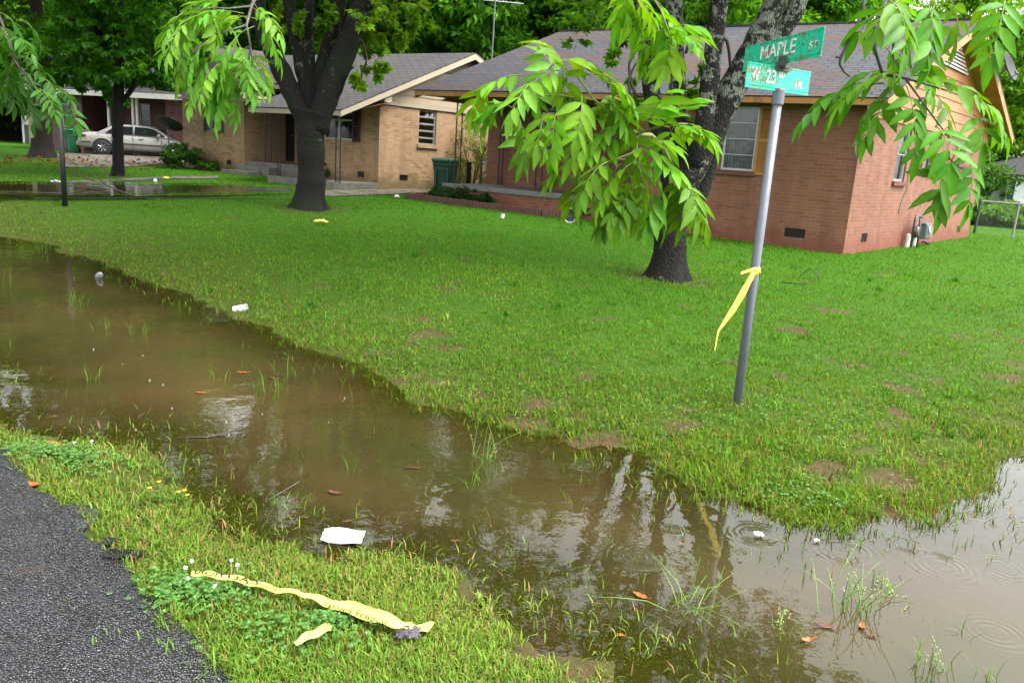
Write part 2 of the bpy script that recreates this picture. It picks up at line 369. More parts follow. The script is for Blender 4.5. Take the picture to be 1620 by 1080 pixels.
def tri_obj(name, V, T, col, mat, parent=None, smooth=False, origin=None):
    V = np.asarray(V, np.float32).reshape(-1, 3); T = np.asarray(T, np.int32).reshape(-1, 3)
    loc = np.zeros(3)
    if parent is not None: V = V - world_loc(parent).astype(np.float32)
    elif origin is not None: loc = np.array(origin, float); V = V - loc.astype(np.float32)
    me = bpy.data.meshes.new(name); me.vertices.add(len(V)); me.vertices.foreach_set('co', V.ravel())
    me.loops.add(len(T) * 3); me.loops.foreach_set('vertex_index', T.ravel())
    me.polygons.add(len(T)); me.polygons.foreach_set('loop_start', np.arange(0, len(T) * 3, 3, dtype=np.int32))
    if smooth: me.polygons.foreach_set('use_smooth', np.ones(len(T), bool))
    me.update(calc_edges=True)
    if col is not None:
        a = me.attributes.new('Col', 'FLOAT_COLOR', 'POINT'); c = np.ones((len(V), 4), np.float32); c[:, :3] = col; a.data.foreach_set('color', c.ravel())
    me.materials.append(mat)
    o = bpy.data.objects.new(name, me); COL.objects.link(o); o.location = tuple(loc)
    if parent is not None: o.parent = parent
    return o
def copy_tree(o, parent=None):
    c = o.copy(); COL.objects.link(c); c.parent = parent
    for ch in list(o.children): copy_tree(ch, c)
    return c
def v3(x, y, z): return np.array([x, y, z], float)
def unit(v): v = np.array(v, float); return v / (np.linalg.norm(v) + 1e-12)

# ------------------------------------------------------------------ ground, road, water
def axis(segs):
    out = [segs[0][0]]
    for a, b, st in segs:
        n = max(1, int(round((b - a) / st))); out += [a + (b - a) * (i + 1) / n for i in range(n)]
    return np.array(out)
gx = axis([(-400, -120, 40), (-120, -40, 8), (-40, -12, .6), (-12, 9, .13), (9, 22, .5), (22, 60, 4), (60, 400, 40)])
gy = axis([(-60, -6, 9), (-6, 1, .5), (1, 15, .13), (15, 30, .35), (30, 60, 1.), (60, 120, 10), (120, 800, 60)])
ROAD_PX = [(-60, 668), (0, 700), (22, 722), (45, 742), (78, 766), (104, 790), (136, 806), (160, 842), (172, 866), (205, 882), (222, 902), (238, 934), (264, 952), (286, 985), (318, 1004), (334, 1030), (362, 1058), (384, 1080), (430, 1160)]
ROAD = [W2(p, .08) for p in ROAD_PX]
ROAD = [tuple(np.array(ROAD[0]) + np.array([-.73, .68]) * 45)] + ROAD + [(-.2, .9), (1.2, -2.), (2, -12), (-40, -12), (-60, 20)]
def bare(x, y):
    d = sdist(x, y, WATER)
    n = fbm(x, y, .32, 21) + .35 * (fbm(x, y, .13, 33) - .5)
    near = np.exp(-np.maximum(d, 0) / 2.2) * np.where(.67 * x + .74 * y > 2.6, 1.25, .5)
    tip = np.exp(-((x - 1.75) ** 2 + (y - 4.7) ** 2) / 1.1) * .13
    n = n + tip
    return np.clip((n - (.815 - .15 * near * (x > -1.5))) / .07, 0, 1)
TRUNKS = [(GT(1055, 440), .42), (GT(490, 331), .5), (GT(187, 278), .3), (GT(68, 248), .7), (GT(1166, 638), .07)]
X, Y = np.meshgrid(gx, gy); Z = terr(X.ravel(), Y.ravel())
nx, ny = len(gx), len(gy)
idx = (np.arange(ny - 1)[:, None] * nx + np.arange(nx - 1)[None, :]).ravel()
T = np.concatenate([np.stack([idx, idx + 1, idx + nx + 1], 1), np.stack([idx, idx + nx + 1, idx + nx], 1)])
V = np.stack([X.ravel(), Y.ravel(), Z], 1)
bz = bare(X.ravel(), Y.ravel())
for (p, r) in TRUNKS: bz = np.maximum(bz, np.clip(1.3 - np.hypot(X.ravel() - p[0], Y.ravel() - p[1]) / (r * 1.5), 0, 1))
m = N('soil'); p = m.pos(); c = m.mix(m.n('SeparateColor', {0: m.attr('Col')}).outputs[1], m.mix(m.noise(p, 9, 6, .65), (.020, .075, .005), (.055, .155, .01)), m.mix(m.noise(p, 9, 6, .65), (.030, .038, .009), (.09, .078, .026)))
soil = m.mix(m.noise(p, 18, 6, .7), (.055, .034, .019), (.15, .095, .056))
soil = m.mix(m.ramp(m.noise(p, 70, 3), [(.4, .6), (.62, 0.)]), soil, (.05, .035, .018))
c = m.mix(m.n('SeparateColor', {0: m.attr('Col')}).outputs[0], c, soil)
zz = m.n('SeparateXYZ', {0: p}).outputs[2]
c = m.mix(m.ramp(m.math('ADD', m.math('MULTIPLY', zz, 5.), .5), [(.2, 1.), (.56, 0.)]), c, m.mix(m.noise(p, 5, 5), (.045, .045, .012), (.15, .085, .035)))
M['soil'] = m.done(m.bsdf(c, .8, m.bump(m.noise(p, 45, 6, .7), .7, .02), Specular_IOR_Level=.06))
ground = tri_obj('ground', V, T, np.stack([bz, np.exp(-np.maximum(sdist(X.ravel(), Y.ravel(), WATER), 0) / 2.0) * .8, bz], 1), M['soil'], smooth=True)
tag(ground, 'grassy lawn ground sloping down to the flooded ditch', 'ground', kind='structure')

m = N('wet asphalt'); p = m.pos()
vo = m.n('TexVoronoi', {'Vector': p, 'Scale': 125.}); vo2 = m.n('TexVoronoi', {'Vector': p, 'Scale': 190.})
sp = m.n('SeparateColor', {0: vo.outputs['Color']}).outputs[0]
c = m.mix(m.ramp(sp, [(.1, 0.), (.95, 1.)]), (.014, .0135, .017), (.10, .095, .112))
c = m.mix(m.ramp(vo.outputs['Distance'], [(.25, 0.), (.55, .9)]), c, (.007, .007, .009))
c = m.mix(m.ramp(m.n('SeparateColor', {0: vo2.outputs['Color']}).outputs[1], [(.985, 0.), (.99, .8)]), c, (.26, .25, .23))
c = m.mix(m.ramp(m.noise(p, 2.4, 5, .6), [(.42, .0), (.68, .55)]), c, (.012, .012, .014)); ck = m.n('TexVoronoi', {'Vector': m.n('VectorMath', {0: p, 1: m.n('VectorMath', {0: m.n('TexNoise', {'Vector': p, 'Scale': 6.}).outputs['Color'], 1: (.18, .18, .18)}, operation='MULTIPLY').outputs[0]}, operation='ADD').outputs[0], 'Scale': 1.3}, feature='DISTANCE_TO_EDGE').outputs[0]; c = m.mix(m.math('MULTIPLY', m.ramp(ck, [(.0, .9), (.012, 0.)]), m.ramp(m.noise(p, .9, 2), [(.45, 0.), (.55, 1.)])), c, (.004, .004, .005)); c = m.mix(m.ramp(m.noise(p, 5.5, 7, .75), [(.58, .0), (.68, .65)]), c, (.045, .034, .02))
rg = m.ramp(m.noise(p, 5, 4), [(.35, .2), (.65, .42)])
h = m.math('ADD', m.math('SUBTRACT', .6, vo.outputs['Distance']), m.math('MULTIPLY', m.noise(p, 11, 4), .6))
M['asphalt'] = m.done(m.bsdf(c, rg, m.bump(h, 1., .007)))
def flat_poly(name, poly, zf, mat, maxlen=.5, skirt=.0):
    bm = bmesh.new(); vs = [bm.verts.new((x, y, 0)) for x, y in poly]; bm.faces.new(vs)
    bmesh.ops.triangulate(bm, faces=bm.faces[:])
    for _ in range(5):
        es = [e for e in bm.edges if e.calc_length() > maxlen and min(v.co.length for v in e.verts) < 40]
        if not es: break
        bmesh.ops.subdivide_edges(bm, edges=es, cuts=1); bmesh.ops.triangulate(bm, faces=bm.faces[:])
    xy = np.array([v.co[:2] for v in bm.verts]); z = zf(xy[:, 0], xy[:, 1])
    for v, k in zip(bm.verts, z): v.co.z = k
    for f in bm.faces:
        f.smooth = True
        if f.normal.z < 0: f.normal_flip()
    bm.normal_update(); me = bpy.data.meshes.new(name); bm.to_mesh(me); bm.free()
    for pl in me.polygons:
        pass
    me.materials.append(mat); o = bpy.data.objects.new(name, me); COL.objects.link(o); return o
_rp = []
for i in range(len(ROAD)):
    a = np.array(ROAD[i]); b = np.array(ROAD[(i + 1) % len(ROAD)]); L = np.hypot(*(b - a)); k = max(1, int(L / .07)) if (L < 3 and i > 0) else 1
    for j in range(k):
        q = a + (b - a) * j / k
        if k > 1: q = q + np.array([.67, .74]) * ((float(vnoise(np.array([q[0]]), np.array([q[1]]), .16, 4)[0]) - .5) * .16 + (float(vnoise(np.array([q[0]]), np.array([q[1]]), .05, 6)[0]) - .5) * .06)
        _rp.append(tuple(q))
def roadz(x, y):
    d = sdist(x, y, ROAD)
    return np.maximum(terr(x, y) + .004, .082 + .016 * (1 - np.exp(np.minimum(d, 0) / .12)) - .02 + .01 * (fbm(x, y, .6, 8) - .5))
road = flat_poly('road', _rp, roadz, M['asphalt'], .35); tag(road, 'wet dark asphalt road edge with coarse pale aggregate', 'road', kind='structure')

m = N('wet drive'); p = m.pos()
c = m.mix(m.noise(p, 6, 6, .7), (.09, .075, .065), (.24, .2, .18)); c = m.mix(m.ramp(m.noise(p, 1.1, 4), [(.5, 0.), (.62, .7)]), c, (.06, .07, .025))
M['drive'] = m.done(m.bsdf(c, m.ramp(m.noise(p, 2, 3), [(.35, .12), (.6, .6)]), m.bump(m.noise(p, 60, 3), .4, .01)))
def strip(px, z): return [W2(p, z) for p in px]
DRIVES = [strip([(478, 293), (540, 297), (620, 297), (710, 296), (712, 301), (620, 303), (540, 304), (478, 303)], .52),
          strip([(-30, 272), (120, 272), (250, 273), (345, 275), (345, 277.5), (250, 275.5), (120, 275), (-30, 275)], .52),
          strip([(85, 236), (140, 235), (300, 238), (330, 250), (300, 251), (200, 251), (100, 247)], .72)]
for i, (d, nm, lb) in enumerate(zip(DRIVES, ('driveway', 'path', 'driveway'), ('wet brown driveway strip in front of the tan brick house', 'thin grey path line crossing the lawn behind the puddle', 'grey driveway under the silver car'))):
    o = flat_poly(nm, d, lambda x, y: terr(x, y) + .02, M['drive'], .8); tag(o, lb, nm, kind='structure')

# water
RINGS = [(1490, 895, .17), (1437, 862, .1), (1062, 837, .055), (1008, 880, .12), (873, 930, .06), (640, 845, .06), (455, 562, .17), (1200, 845, .14), (1590, 900, .13), (1335, 870, .16), (1575, 1000, .14), (1530, 800, .18), (970, 975, .05), (1460, 840, .06),]
m = N('muddy water'); p = m.pos(); dep = m.attr('depth', 'Fac')
sep = m.n('SeparateXYZ', {0: p}); px_, py_ = sep.outputs[0], sep.outputs[1]
h = None; RD = m.math('MULTIPLY', m.math('SUBTRACT', m.noise(p, 6, 2), .5), .035); RM = m.ramp(m.noise(p, 7.5, 2), [(.36, .1), (.62, 1.)])
for i, (rx, ry, rad) in enumerate(RINGS):
    c0 = G(rx, ry, 0); lam = .016 + .02 * rad / .1 * .55
    dx = m.math('SUBTRACT', px_, float(c0[0])); dy = m.math('SUBTRACT', py_, float(c0[1]))
    r = m.math('ADD', m.math('SQRT', m.math('ADD', m.math('MULTIPLY', dx, dx), m.math('MULTIPLY', dy, dy))), RD)
    s = m.math('SINE', m.math('MULTIPLY', r, 2 * math.pi / lam))
    e = m.math('DIVIDE', m.math('SUBTRACT', r, rad * .62), rad * .38); e = m.math('POWER', 2.718, m.math('MULTIPLY', m.math('MULTIPLY', e, e), -1.))
    t = m.math('MULTIPLY', m.math('MULTIPLY', s, e), lam / .03)
    h = t if h is None else m.math('ADD', h, t)
sm = m.noise(m.mapping(p, (1, 1, 1)), 22, 2, .5, .3); lg = m.noise(p, 3.2, 2)
amp = m.ramp(m.noise(p, .8, 2), [(.38, .04), (.68, .9)])
hh = m.math('ADD', m.math('MULTIPLY', m.math('MULTIPLY', h, RM), .0006), m.math('ADD', m.math('MULTIPLY', m.math('MULTIPLY', sm, amp), .0011), m.math('MULTIPLY', lg, .0028)))
nb = m.n('Bump', {'Height': hh, 'Strength': 1., 'Distance': 1.}).outputs[0]
op = m.math('SUBTRACT', 1., m.math('POWER', 2.718, m.math('MULTIPLY', m.math('ADD', dep, .001), -11.)))
wn = m.noise(p, .75, 4, .55)
mud = m.mix(m.ramp(wn, [(.38, 0.), (.62, 1.)]), (.050, .046, .014), (.078, .052, .020))
body = m.n('MixShader', {0: op, 1: m.n('BsdfTransparent', {0: (.75, .72, .42)}).outputs[0], 2: m.n('BsdfDiffuse', {0: mud}).outputs[0]}).outputs[0]
fr = m.n('Fresnel', {'IOR': 1.5, 'Normal': nb}).outputs[0]
gl = m.n('BsdfGlossy', {'Color': (1, 1, 1), 'Roughness': .015, 'Normal': nb}).outputs[0]
M['water'] = m.done(m.n('MixShader', {0: m.math('MULTIPLY', fr, 1.0, clamp=True), 1: body, 2: gl}).outputs[0])
def water_obj(name, x0, x1, y0, y1, st, level, label, poly, fine=None):
    xs = np.arange(x0, x1 + st, st); ys = np.arange(y0, y1 + st, st); X, Y = np.meshgrid(xs, ys)
    dep = level - terr(X.ravel(), Y.ravel()); ok = (dep > -.012) & (sdist(X.ravel(), Y.ravel(), poly) < .45)
    nx = len(xs); i = (np.arange(len(ys) - 1)[:, None] * nx + np.arange(nx - 1)[None, :]).ravel()
    k = ok[i] | ok[i + 1] | ok[i + nx] | ok[i + nx + 1]; i = i[k]
    T = np.concatenate([np.stack([i, i + 1, i + nx + 1], 1), np.stack([i, i + nx + 1, i + nx], 1)])
    u, inv = np.unique(T, return_inverse=True)
    V = np.stack([X.ravel()[u], Y.ravel()[u], np.full(len(u), level)], 1)
    o = tri_obj(name, V, inv.reshape(-1, 3), None, M['water'], smooth=True)
    a = o.data.attributes.new('depth', 'FLOAT', 'POINT'); a.data.foreach_set('value', np.maximum(dep[u], 0).astype(np.float32))
    tag(o, label, 'water', kind='structure'); return o
water_obj('water', -34, 30, -4, 36, .11, 0., 'muddy brown flood water filling the roadside ditch', WATER)
water_obj('puddle', -34, -3, 14, 24, .12, PZ, 'long brown puddle lying across the far lawn', PUDDLE)

# ------------------------------------------------------------------ grass (nobody could count it)
class Leaves:
    """numpy accumulator of triangles with colours"""
    def __init__(s): s.V = []; s.T = []; s.C = []; s.n = 0
    def add(s, V, T, C):
        s.V.append(V.reshape(-1, 3)); s.T.append(T.reshape(-1, 3) + s.n); s.C.append(np.broadcast_to(C, V.shape).reshape(-1, 3)); s.n += V.reshape(-1, 3).shape[0]
    def obj(s, name, mat, parent=None, smooth=False, origin=None):
        return tri_obj(name, np.concatenate(s.V), np.concatenate(s.T), np.concatenate(s.C), mat, parent, smooth, origin)
def blades(L, P, az, ln, wd, lean, col, bend=.5):
    """P Nx3 roots, az azimuth, ln length, wd width, lean 0..1 horizontal lean; 5-vertex bent blades"""
    n = len(P); dx = np.stack([np.cos(az), np.sin(az), np.zeros(n)], 1); sx = np.stack([-np.sin(az), np.cos(az), np.zeros(n)], 1)
    up = np.array([0, 0, 1.])
    l1 = (ln * .55)[:, None]; l2 = (ln * .45)[:, None]; a1 = lean * .6; a2 = np.clip(lean * 1.0 + bend * lean, 0, 1.9)
    m1 = P + l1 * (np.sin(a1)[:, None] * dx + np.cos(a1)[:, None] * up)
    t = m1 + l2 * (np.sin(a2)[:, None] * dx + np.cos(a2)[:, None] * up)
    w = (wd / 2)[:, None]
    V = np.stack([P - sx * w * .8, P + sx * w * .8, m1 + sx * w, m1 - sx * w, t], 1)
    b = (np.arange(n) * 5)[:, None, None]; T = np.array([[0, 1, 2], [0, 2, 3], [3, 2, 4]])[None] + b
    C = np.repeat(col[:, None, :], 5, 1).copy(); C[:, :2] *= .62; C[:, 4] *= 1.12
    L.add(V, T, C)
def at_noise_cols(x, y, n):
    a = fbm(x, y, 1.6, 41)[:, None]; r = rng.random((n, 1)); k = rng.random((n, 1))
    c = np.array([.058, .185, .011]) * (1 - a) + np.array([.150, .275, .026]) * a
    dw = np.exp(-np.maximum(sdist(x, y, WATER), 0) / 2.2)[:, None]
    c = c * (1 - dw) * np.array([.80, 1.0, .75]) + c * dw * np.array([1.12, 1.0, 1.1]); c = c * (.6 + .75 * r)
    big = fbm(x, y, 2.6, 77)[:, None]; c = c * (.72 + .56 * big) * np.array([1.0 + .0, 1., 1.]) + np.array([.05, .02, .004]) * np.clip(big - .55, 0, 1) * 2.; yl = (k > .93); c = np.where(yl, np.array([.26, .2, .06]) * (.5 + .7 * r), c)
    return c
GR = Leaves()
FOOT = []   # house footprints, filled before the grass is grown

# ------------------------------------------------------------------ houses
class Fr:
    """a house's own frame: u along the front, v away from the street, z up"""
    def __init__(s, C0, e1, e2): s.C = np.array(C0[:2]); s.e1 = np.array(e1); s.e2 = np.array(e2)
    def __call__(s, u, v, z): q = s.C + u * s.e1 + v * s.e2; return v3(q[0], q[1], z)
    def U(s, k): return v3(*(s.e1 * k), 0)
    def Vv(s, k): return v3(*(s.e2 * k), 0)
    def box(s, mb, u0, u1, v0, v1, z0, z1): return mb.box(s(u0, v0, z0), s.U(u1 - u0), s.Vv(v1 - v0), (0, 0, z1 - z0))
def wall(mb, O, t, nin, L0, L1, z0, z1, holes=(), rev=.11):
    """O 3-D point, t unit along, nin unit inward; holes (a0,a1,z0,z1)"""
    O = np.array(O, float); t = np.array(t, float); nin = np.array(nin, float); up = v3(0, 0, 1)
    P = lambda a, z, d=0.: O + t * a + up * (z - O[2]) + nin * d
    us = sorted(set([L0, L1] + [h[0] for h in holes] + [h[1] for h in holes])); zs = sorted(set([z0, z1] + [h[2] for h in holes] + [h[3] for h in holes]))
    flip = np.dot(np.cross(t, up), nin) > 0
    def q(a, b, c, d): mb.quad(a, b, c, d) if not flip else mb.quad(d, c, b, a)
    for i in range(len(us) - 1):
        for j in range(len(zs) - 1):
            uc, zc = (us[i] + us[i + 1]) / 2, (zs[j] + zs[j + 1]) / 2
            if any(h[0] < uc < h[1] and h[2] < zc < h[3] for h in holes): continue
            q(P(us[i], zs[j]), P(us[i + 1], zs[j]), P(us[i + 1], zs[j + 1]), P(us[i], zs[j + 1]))
    for (a0, a1, b0, b1) in holes:
        for (p, r) in (((a0, b0), (a1, b0)), ((a1, b0), (a1, b1)), ((a1, b1), (a0, b1)), ((a0, b1), (a0, b0))):
            q(P(*r), P(*p), P(*p, rev), P(*r, rev))
class Plane:
    def __init__(s, O, t, nin): s.O = np.array(O, float); s.t = unit(t); s.n = unit(nin); s.up = v3(0, 0, 1)
    def P(s, a, z, d=0.): return v3(*(s.O[:2]), 0) + s.t * a + s.up * z + s.n * d
    def box(s, mb, a0, a1, z0, z1, d0, d1): return mb.box(s.P(a0, z0, d0), s.t * (a1 - a0), s.n * (d1 - d0), s.up * (z1 - z0))
def window(house, pl, a0, a1, z0, z1, fm, hbars=(), vbars=(), curtain=False, sill=None, fw=.045, d=.05, name='window', behind=True, barw=.028):
    f = MB()
    for (p0, p1, q0, q1) in ((a0, a0 + fw, z0, z1), (a1 - fw, a1, z0, z1), (a0 + fw, a1 - fw, z0, z0 + fw), (a0 + fw, a1 - fw, z1 - fw, z1)): pl.box(f, p0, p1, q0, q1, d - .01, d + .05)
    for k in hbars: zk = z0 + (z1 - z0) * k; pl.box(f, a0 + fw, a1 - fw, zk - barw / 2, zk + barw / 2, d, d + .034)
    for k in vbars: ak = a0 + (a1 - a0) * k; pl.box(f, ak - barw / 2, ak + barw / 2, z0 + fw, z1 - fw, d + .002, d + .032)
    w = f.build(name, fm, house, bevel=.004)
    g = MB(); g.quad(pl.P(a0 + fw, z0 + fw, d + .024), pl.P(a1 - fw, z0 + fw, d + .024), pl.P(a1 - fw, z1 - fw, d + .024), pl.P(a0 + fw, z1 - fw, d + .024)); g.build('pane', M['glass'], w)
    if curtain:
        c = MB(); n = 60; vs = []; e = .02
        for i in range(n + 1):
            a = a0 + e + (a1 - a0 - 2 * e) * i / n; dd = d + .11 + .022 * math.sin(i * .9) + .012 * math.sin(i * 2.3 + 1)
            vs += [pl.P(a, z0 + .02, dd), pl.P(a, z1 - .02, dd)]
        c.add(vs, [(2 * i, 2 * i + 2, 2 * i + 3, 2 * i + 1) for i in range(n)]); c.build('curtain', M['curtain'], w, smooth=True)
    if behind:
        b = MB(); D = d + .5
        b.quad(pl.P(a0 - .1, z0 - .1, D), pl.P(a1 + .1, z0 - .1, D), pl.P(a1 + .1, z1 + .1, D), pl.P(a0 - .1, z1 + .1, D)); b.build('dark_backing', M['shade_inside'], w)  # dark sheet paints the shade of the unlit room behind the glass
    if sill is not None:
        s = MB(); pl.box(s, a0 - .07, a1 + .07, z0 - .1, z0 - .003, -.06, .1); s.build('sill', sill, w, uv=True, bevel=.008)
    return w
def vent(house, pl, a0, a1, z0, z1, mat, d=.02):
    f = MB(); pl.box(f, a0, a1, z0, z1, d + .05, d + .07)
    n = max(3, int((z1 - z0) / .028)); k = max(3, int((a1 - a0) / .03))
    for i in range(n + 1): zz = z0 + (z1 - z0) * i / n; pl.box(f, a0, a1, zz - .004, zz + .004, d, d + .012)
    for i in range(k + 1): aa = a0 + (a1 - a0) * i / k; pl.box(f, aa - .004, aa + .004, z0, z1, d + .013, d + .022)
    return f.build('foundation_vent', mat, house)
def shutter(house, pl, a0, a1, z0, z1, mat):
    f = MB(); w = .05
    for (p0, p1, q0, q1) in ((a0, a0 + w, z0, z1), (a1 - w, a1, z0, z1), (a0 + w, a1 - w, z0, z0 + w), (a0 + w, a1 - w, z1 - w, z1), (a0 + w, a1 - w, (z0 + z1) / 2 - w / 2, (z0 + z1) / 2 + w / 2)): pl.box(f, p0, p1, q0, q1, -.035, -.004)
    n = int((z1 - z0 - 2 * w) / .042)
    for i in range(n):
        zz = z0 + w + (z1 - z0 - 2 * w) * (i + .5) / n
        f.prism([pl.P(a0 + w, zz - .018, -.028), pl.P(a0 + w, zz - .014, -.028), pl.P(a0 + w, zz + .018, -.006), pl.P(a0 + w, zz + .014, -.006)], pl.t * (a1 - a0 - 2 * w))
    return f.build('shutter', mat, house)
def roof_slope(mb, a, b, c, d, th=.05):
    """a,b eave left/right; c,d ridge right/left; a thin slab with its top face on these points"""
    a, b, c, d = (np.array(k, float) for k in (a, b, c, d)); n = np.cross(b - a, d - a)
    if n[2] < 0: a, b, c, d = b, a, d, c; n = -n
    n = unit(n); lo = [p - n * th for p in (a, b, c, d)]
    mb.add([a, b, c, d] + lo, [(0, 1, 2, 3), (7, 6, 5, 4), (0, 4, 5, 1), (1, 5, 6, 2), (2, 6, 7, 3), (3, 7, 4, 0)])
def lap_siding(mb, F_, u, v0, v1, vm, zb, zt0, slope, row=.19, out=-1, axis='u', base=.012):
    """horizontal boards filling the gable triangle above zb; zt0 roof height at v0"""
    z = zb
    top = zt0 + slope * (vm - v0)
    while z < top - .03:
        zz = min(z + row, top - .02)
        def span(zc):
            if zc <= zt0: return v0, v1
            k = (zc - zt0) / slope; return v0 + k, v1 - k
        a0, a1 = span(z); b0, b1 = span(zz)
        if axis == 'u': P = lambda a, zc, o: F_(u + out * o, a, zc)
        else: P = lambda a, zc, o: F_(a, u + out * o, zc)
        pts = [P(a0, z, base + .02), P(a1, z, base + .02), P(b1, zz, base), P(b0, zz, base)]
        mb.add(pts + [P(a0, z, 0), P(a1, z, 0)], [(0, 1, 2, 3), (0, 4, 5, 1)])
        z = zz
def iron_post(house, F_, u, v, z0, z1, w=.17, axis='u', name='porch_post'):
    f = MB(); s = .022
    for k in (-.5, .5):
        if axis == 'u': F_.box(f, u + k * w - s / 2, u + k * w + s / 2, v - s / 2, v + s / 2, z0, z1)
        else: F_.box(f, u - s / 2, u + s / 2, v + k * w - s / 2, v + k * w + s / 2, z0, z1)
    n = 5
    for i in range(n + 1):
        zz = z0 + .06 + (z1 - z0 - .12) * i / n
        if i in (0, n): F_.box(f, u - w / 2, u + w / 2, v - .008, v + .008, zz - .01, zz + .01)
    for zz in (z0 + .14, z1 - .16, (z0 + z1) / 2):     # scroll rings
        pts = [F_(u + .05 * math.cos(t), v, zz + .05 * math.sin(t)) for t in np.linspace(0, 2 * math.pi, 13)]
        f.tube(pts, .007, 5, cap=False)
    return f.build(name, M['black_iron'], house)

e1 = hd(-1242, 121); _c0 = G(1334, 397, .27); _c1 = G(1532, 369.5, .33); e2 = unit(_c1[:2] - _c0[:2])
E1 = v3(*e1, 0); E2 = v3(*e2, 0)
# ---- red brick house
A = Fr(_c0, e1, e2)
hA = empty('brick_house', A(5, 5, .2), 'red brick bungalow with mossy grey roof and slab porch behind the street sign', 'house')
zb = .05; ztop = 2.98; D = 10.1; UL = 10.04; UR = 4.6; RV = 1.8
pf = Plane(A(0, 0, 0), E1, E2); pr = Plane(A(0, RV, 0), E1, E2); ps = Plane(A(0, 0, 0), E2, E1)
w = MB()
fwin = (1.97, 2.66, 1.66, 2.93); fvent = (.76, 1.17, .43, .61); fv2 = (3.9, 4.3, .43, .61)
wall(w, A(0, 0, 0), E1, E2, 0, UR, zb, ztop, [fwin, fvent, fv2])
wall(w, A(UR, 0, 0), E2, E1 * -1, 0, RV, zb, ztop)
rwin = (7.18, 8.5, 1.79, 2.9)
wall(w, A(0, RV, 0), E1, E2, UR, UL, zb, ztop, [rwin])
wall(w, A(UL, 0, 0), E2, E1 * -1, RV, D, zb, 3.2)
wall(w, A(0, D, 0), E1, E2 * -1, 0, UL, zb, 3.0)
swins = [(2.36, 3.12, 1.66, 2.78), (4.48, 5.16, 1.95, 2.78), (7.44, 8.08, 2.22, 2.78)]; svents = [(.92, 1.28, .4, .58), (5.72, 6.13, .39, .58), (8.68, 9.03, .4, .57)]
wall(w, A(0, 0, 0), E2, E1, 0, D, zb, 2.84, swins + svents)
w.build('wall', M['brick_red'], hA, uv=True)
gl_ = MB(); gl_.add([A(UL, 0, 2.9), A(UL, D, 2.9), A(UL, D / 2, 5.2)], [(0, 1, 2)]); gl_.build('left_gable', M['siding_orange'], hA)
RS = (5.32 - 3.10) / (D / 2 + .6)                     # roof pitch
rf = MB(); uR, uL_ = -.55, 10.35
roof_slope(rf, A(uL_, -.6, 3.10), A(uR, -.6, 3.10), A(uR, D / 2, 5.32), A(uL_, D / 2, 5.32), .03)
roof_slope(rf, A(uR, D + .6, 3.10), A(uL_, D + .6, 3.10), A(uL_, D / 2, 5.32), A(uR, D / 2, 5.32), .03)
A.box(rf, uR, uL_, D / 2 - .1, D / 2 + .1, 5.285, 5.335)
roofA = rf.build('roof', M['roof_a'], hA, uv=True)
fb = MB(); A.box(fb, uR + .02, uL_ - .02, -.585, -.56, 2.965, 3.072); fb.build('fascia', M['trim_orange'], hA)
so = MB(); A.box(so, uR + .03, uL_ - .03, -.56, -.0, 2.985, 2.995); A.box(so, UR, UL + .2, .0, RV, 2.985, 2.995); so.build('soffit', M['soffit'], hA)
ru = MB()
for sgn in (0, 1):
    vv = lambda v: v if sgn == 0 else D - v
    for uu in (uR + .005, uL_ - .03):
        P = [A(uu, vv(-.58), 3.07), A(uu, vv(D / 2), 5.285), A(uu, vv(D / 2), 5.1), A(uu, vv(-.58), 2.89)]
        rk = MB(); rk.prism(P, A.U(.025)); rk.build('bargeboard', M['trim_orange'], hA)
    P = [A(uR + .03, vv(-.56), 3.06), A(uR + .03, vv(D / 2), 5.27), A(uR + .03, vv(D / 2), 5.25), A(uR + .03, vv(-.56), 3.04)]
    ru.prism(P, A.U(.5))
ru.build('gable_soffit', M['trim_orange'], hA)
sd = MB(); lap_siding(sd, A, -.0, 0, D, D / 2, 2.93, 3.30, RS, .23); A.box(sd, -.03, .0, -.0, D, 2.832, 2.932); sd.build('gable_siding', M['siding_orange'], hA)
gv = MB(); zt = 5.0
for i in range(9):
    z = 4.28 + i * .075; hw = max(.06, (5.02 - z) / RS * .82); gv.prism([A(-.075, D / 2 - hw, z), A(-.055, D / 2 - hw, z + .05), A(-.045, D / 2 - hw, z + .05), A(-.065, D / 2 - hw, z)], A.Vv(2 * hw))
gv.build('gable_vent', M['trim_white'], hA)
window(hA, pf, *fwin, M['aluminium'], hbars=(.5, .25, .75), curtain=True, sill=M['brick_border'], barw=.02)
shutter(hA, pf, 1.62, 1.95, 1.6, 2.95, M['shutter_ochre']); shutter(hA, pf, 2.68, 3.02, 1.6, 2.95, M['shutter_ochre'])
vent(hA, pf, *fvent, M['black_vent']); vent(hA, pf, *fv2, M['black_vent'])
window(hA, pr, *rwin, M['aluminium'], hbars=(.5,), vbars=(.5,), sill=M['brick_border'])
for s_ in swins: window(hA, ps, *s_, M['aluminium'], hbars=(.5,), vbars=(), curtain=True, sill=M['brick_border'])
vent(hA, ps, *svents[0], M['black_vent']); vent(hA, ps, *svents[1], M['grey_vent'], -.02); vent(hA, ps, *svents[2], M['black_vent'])
sl = MB(); A.box(sl, UR, 9.85, -.05, RV - .004, .745, .865); sl.build('porch_slab', M['concrete'], hA, bevel=.012)
pb = MB(); wall(pb, A(0, 0, 0), E1, E2, UR + .002, 9.8, zb, .744, [(5.55, 5.95, .42, .6)]); wall(pb, A(9.8, 0, 0), E2, -E1, 0, RV, zb, .744); pb.build('porch_base', M['brick_red'], hA, uv=True)
vent(hA, pf, 5.55, 5.95, .42, .6, M['black_vent'])
iron_post(hA, A, 9.5, .08, .865, 2.985); iron_post(hA, A, 7.08, .08, .865, 2.985); iron_post(hA, A, 9.5, 1.7, .865, 2.985, .12)
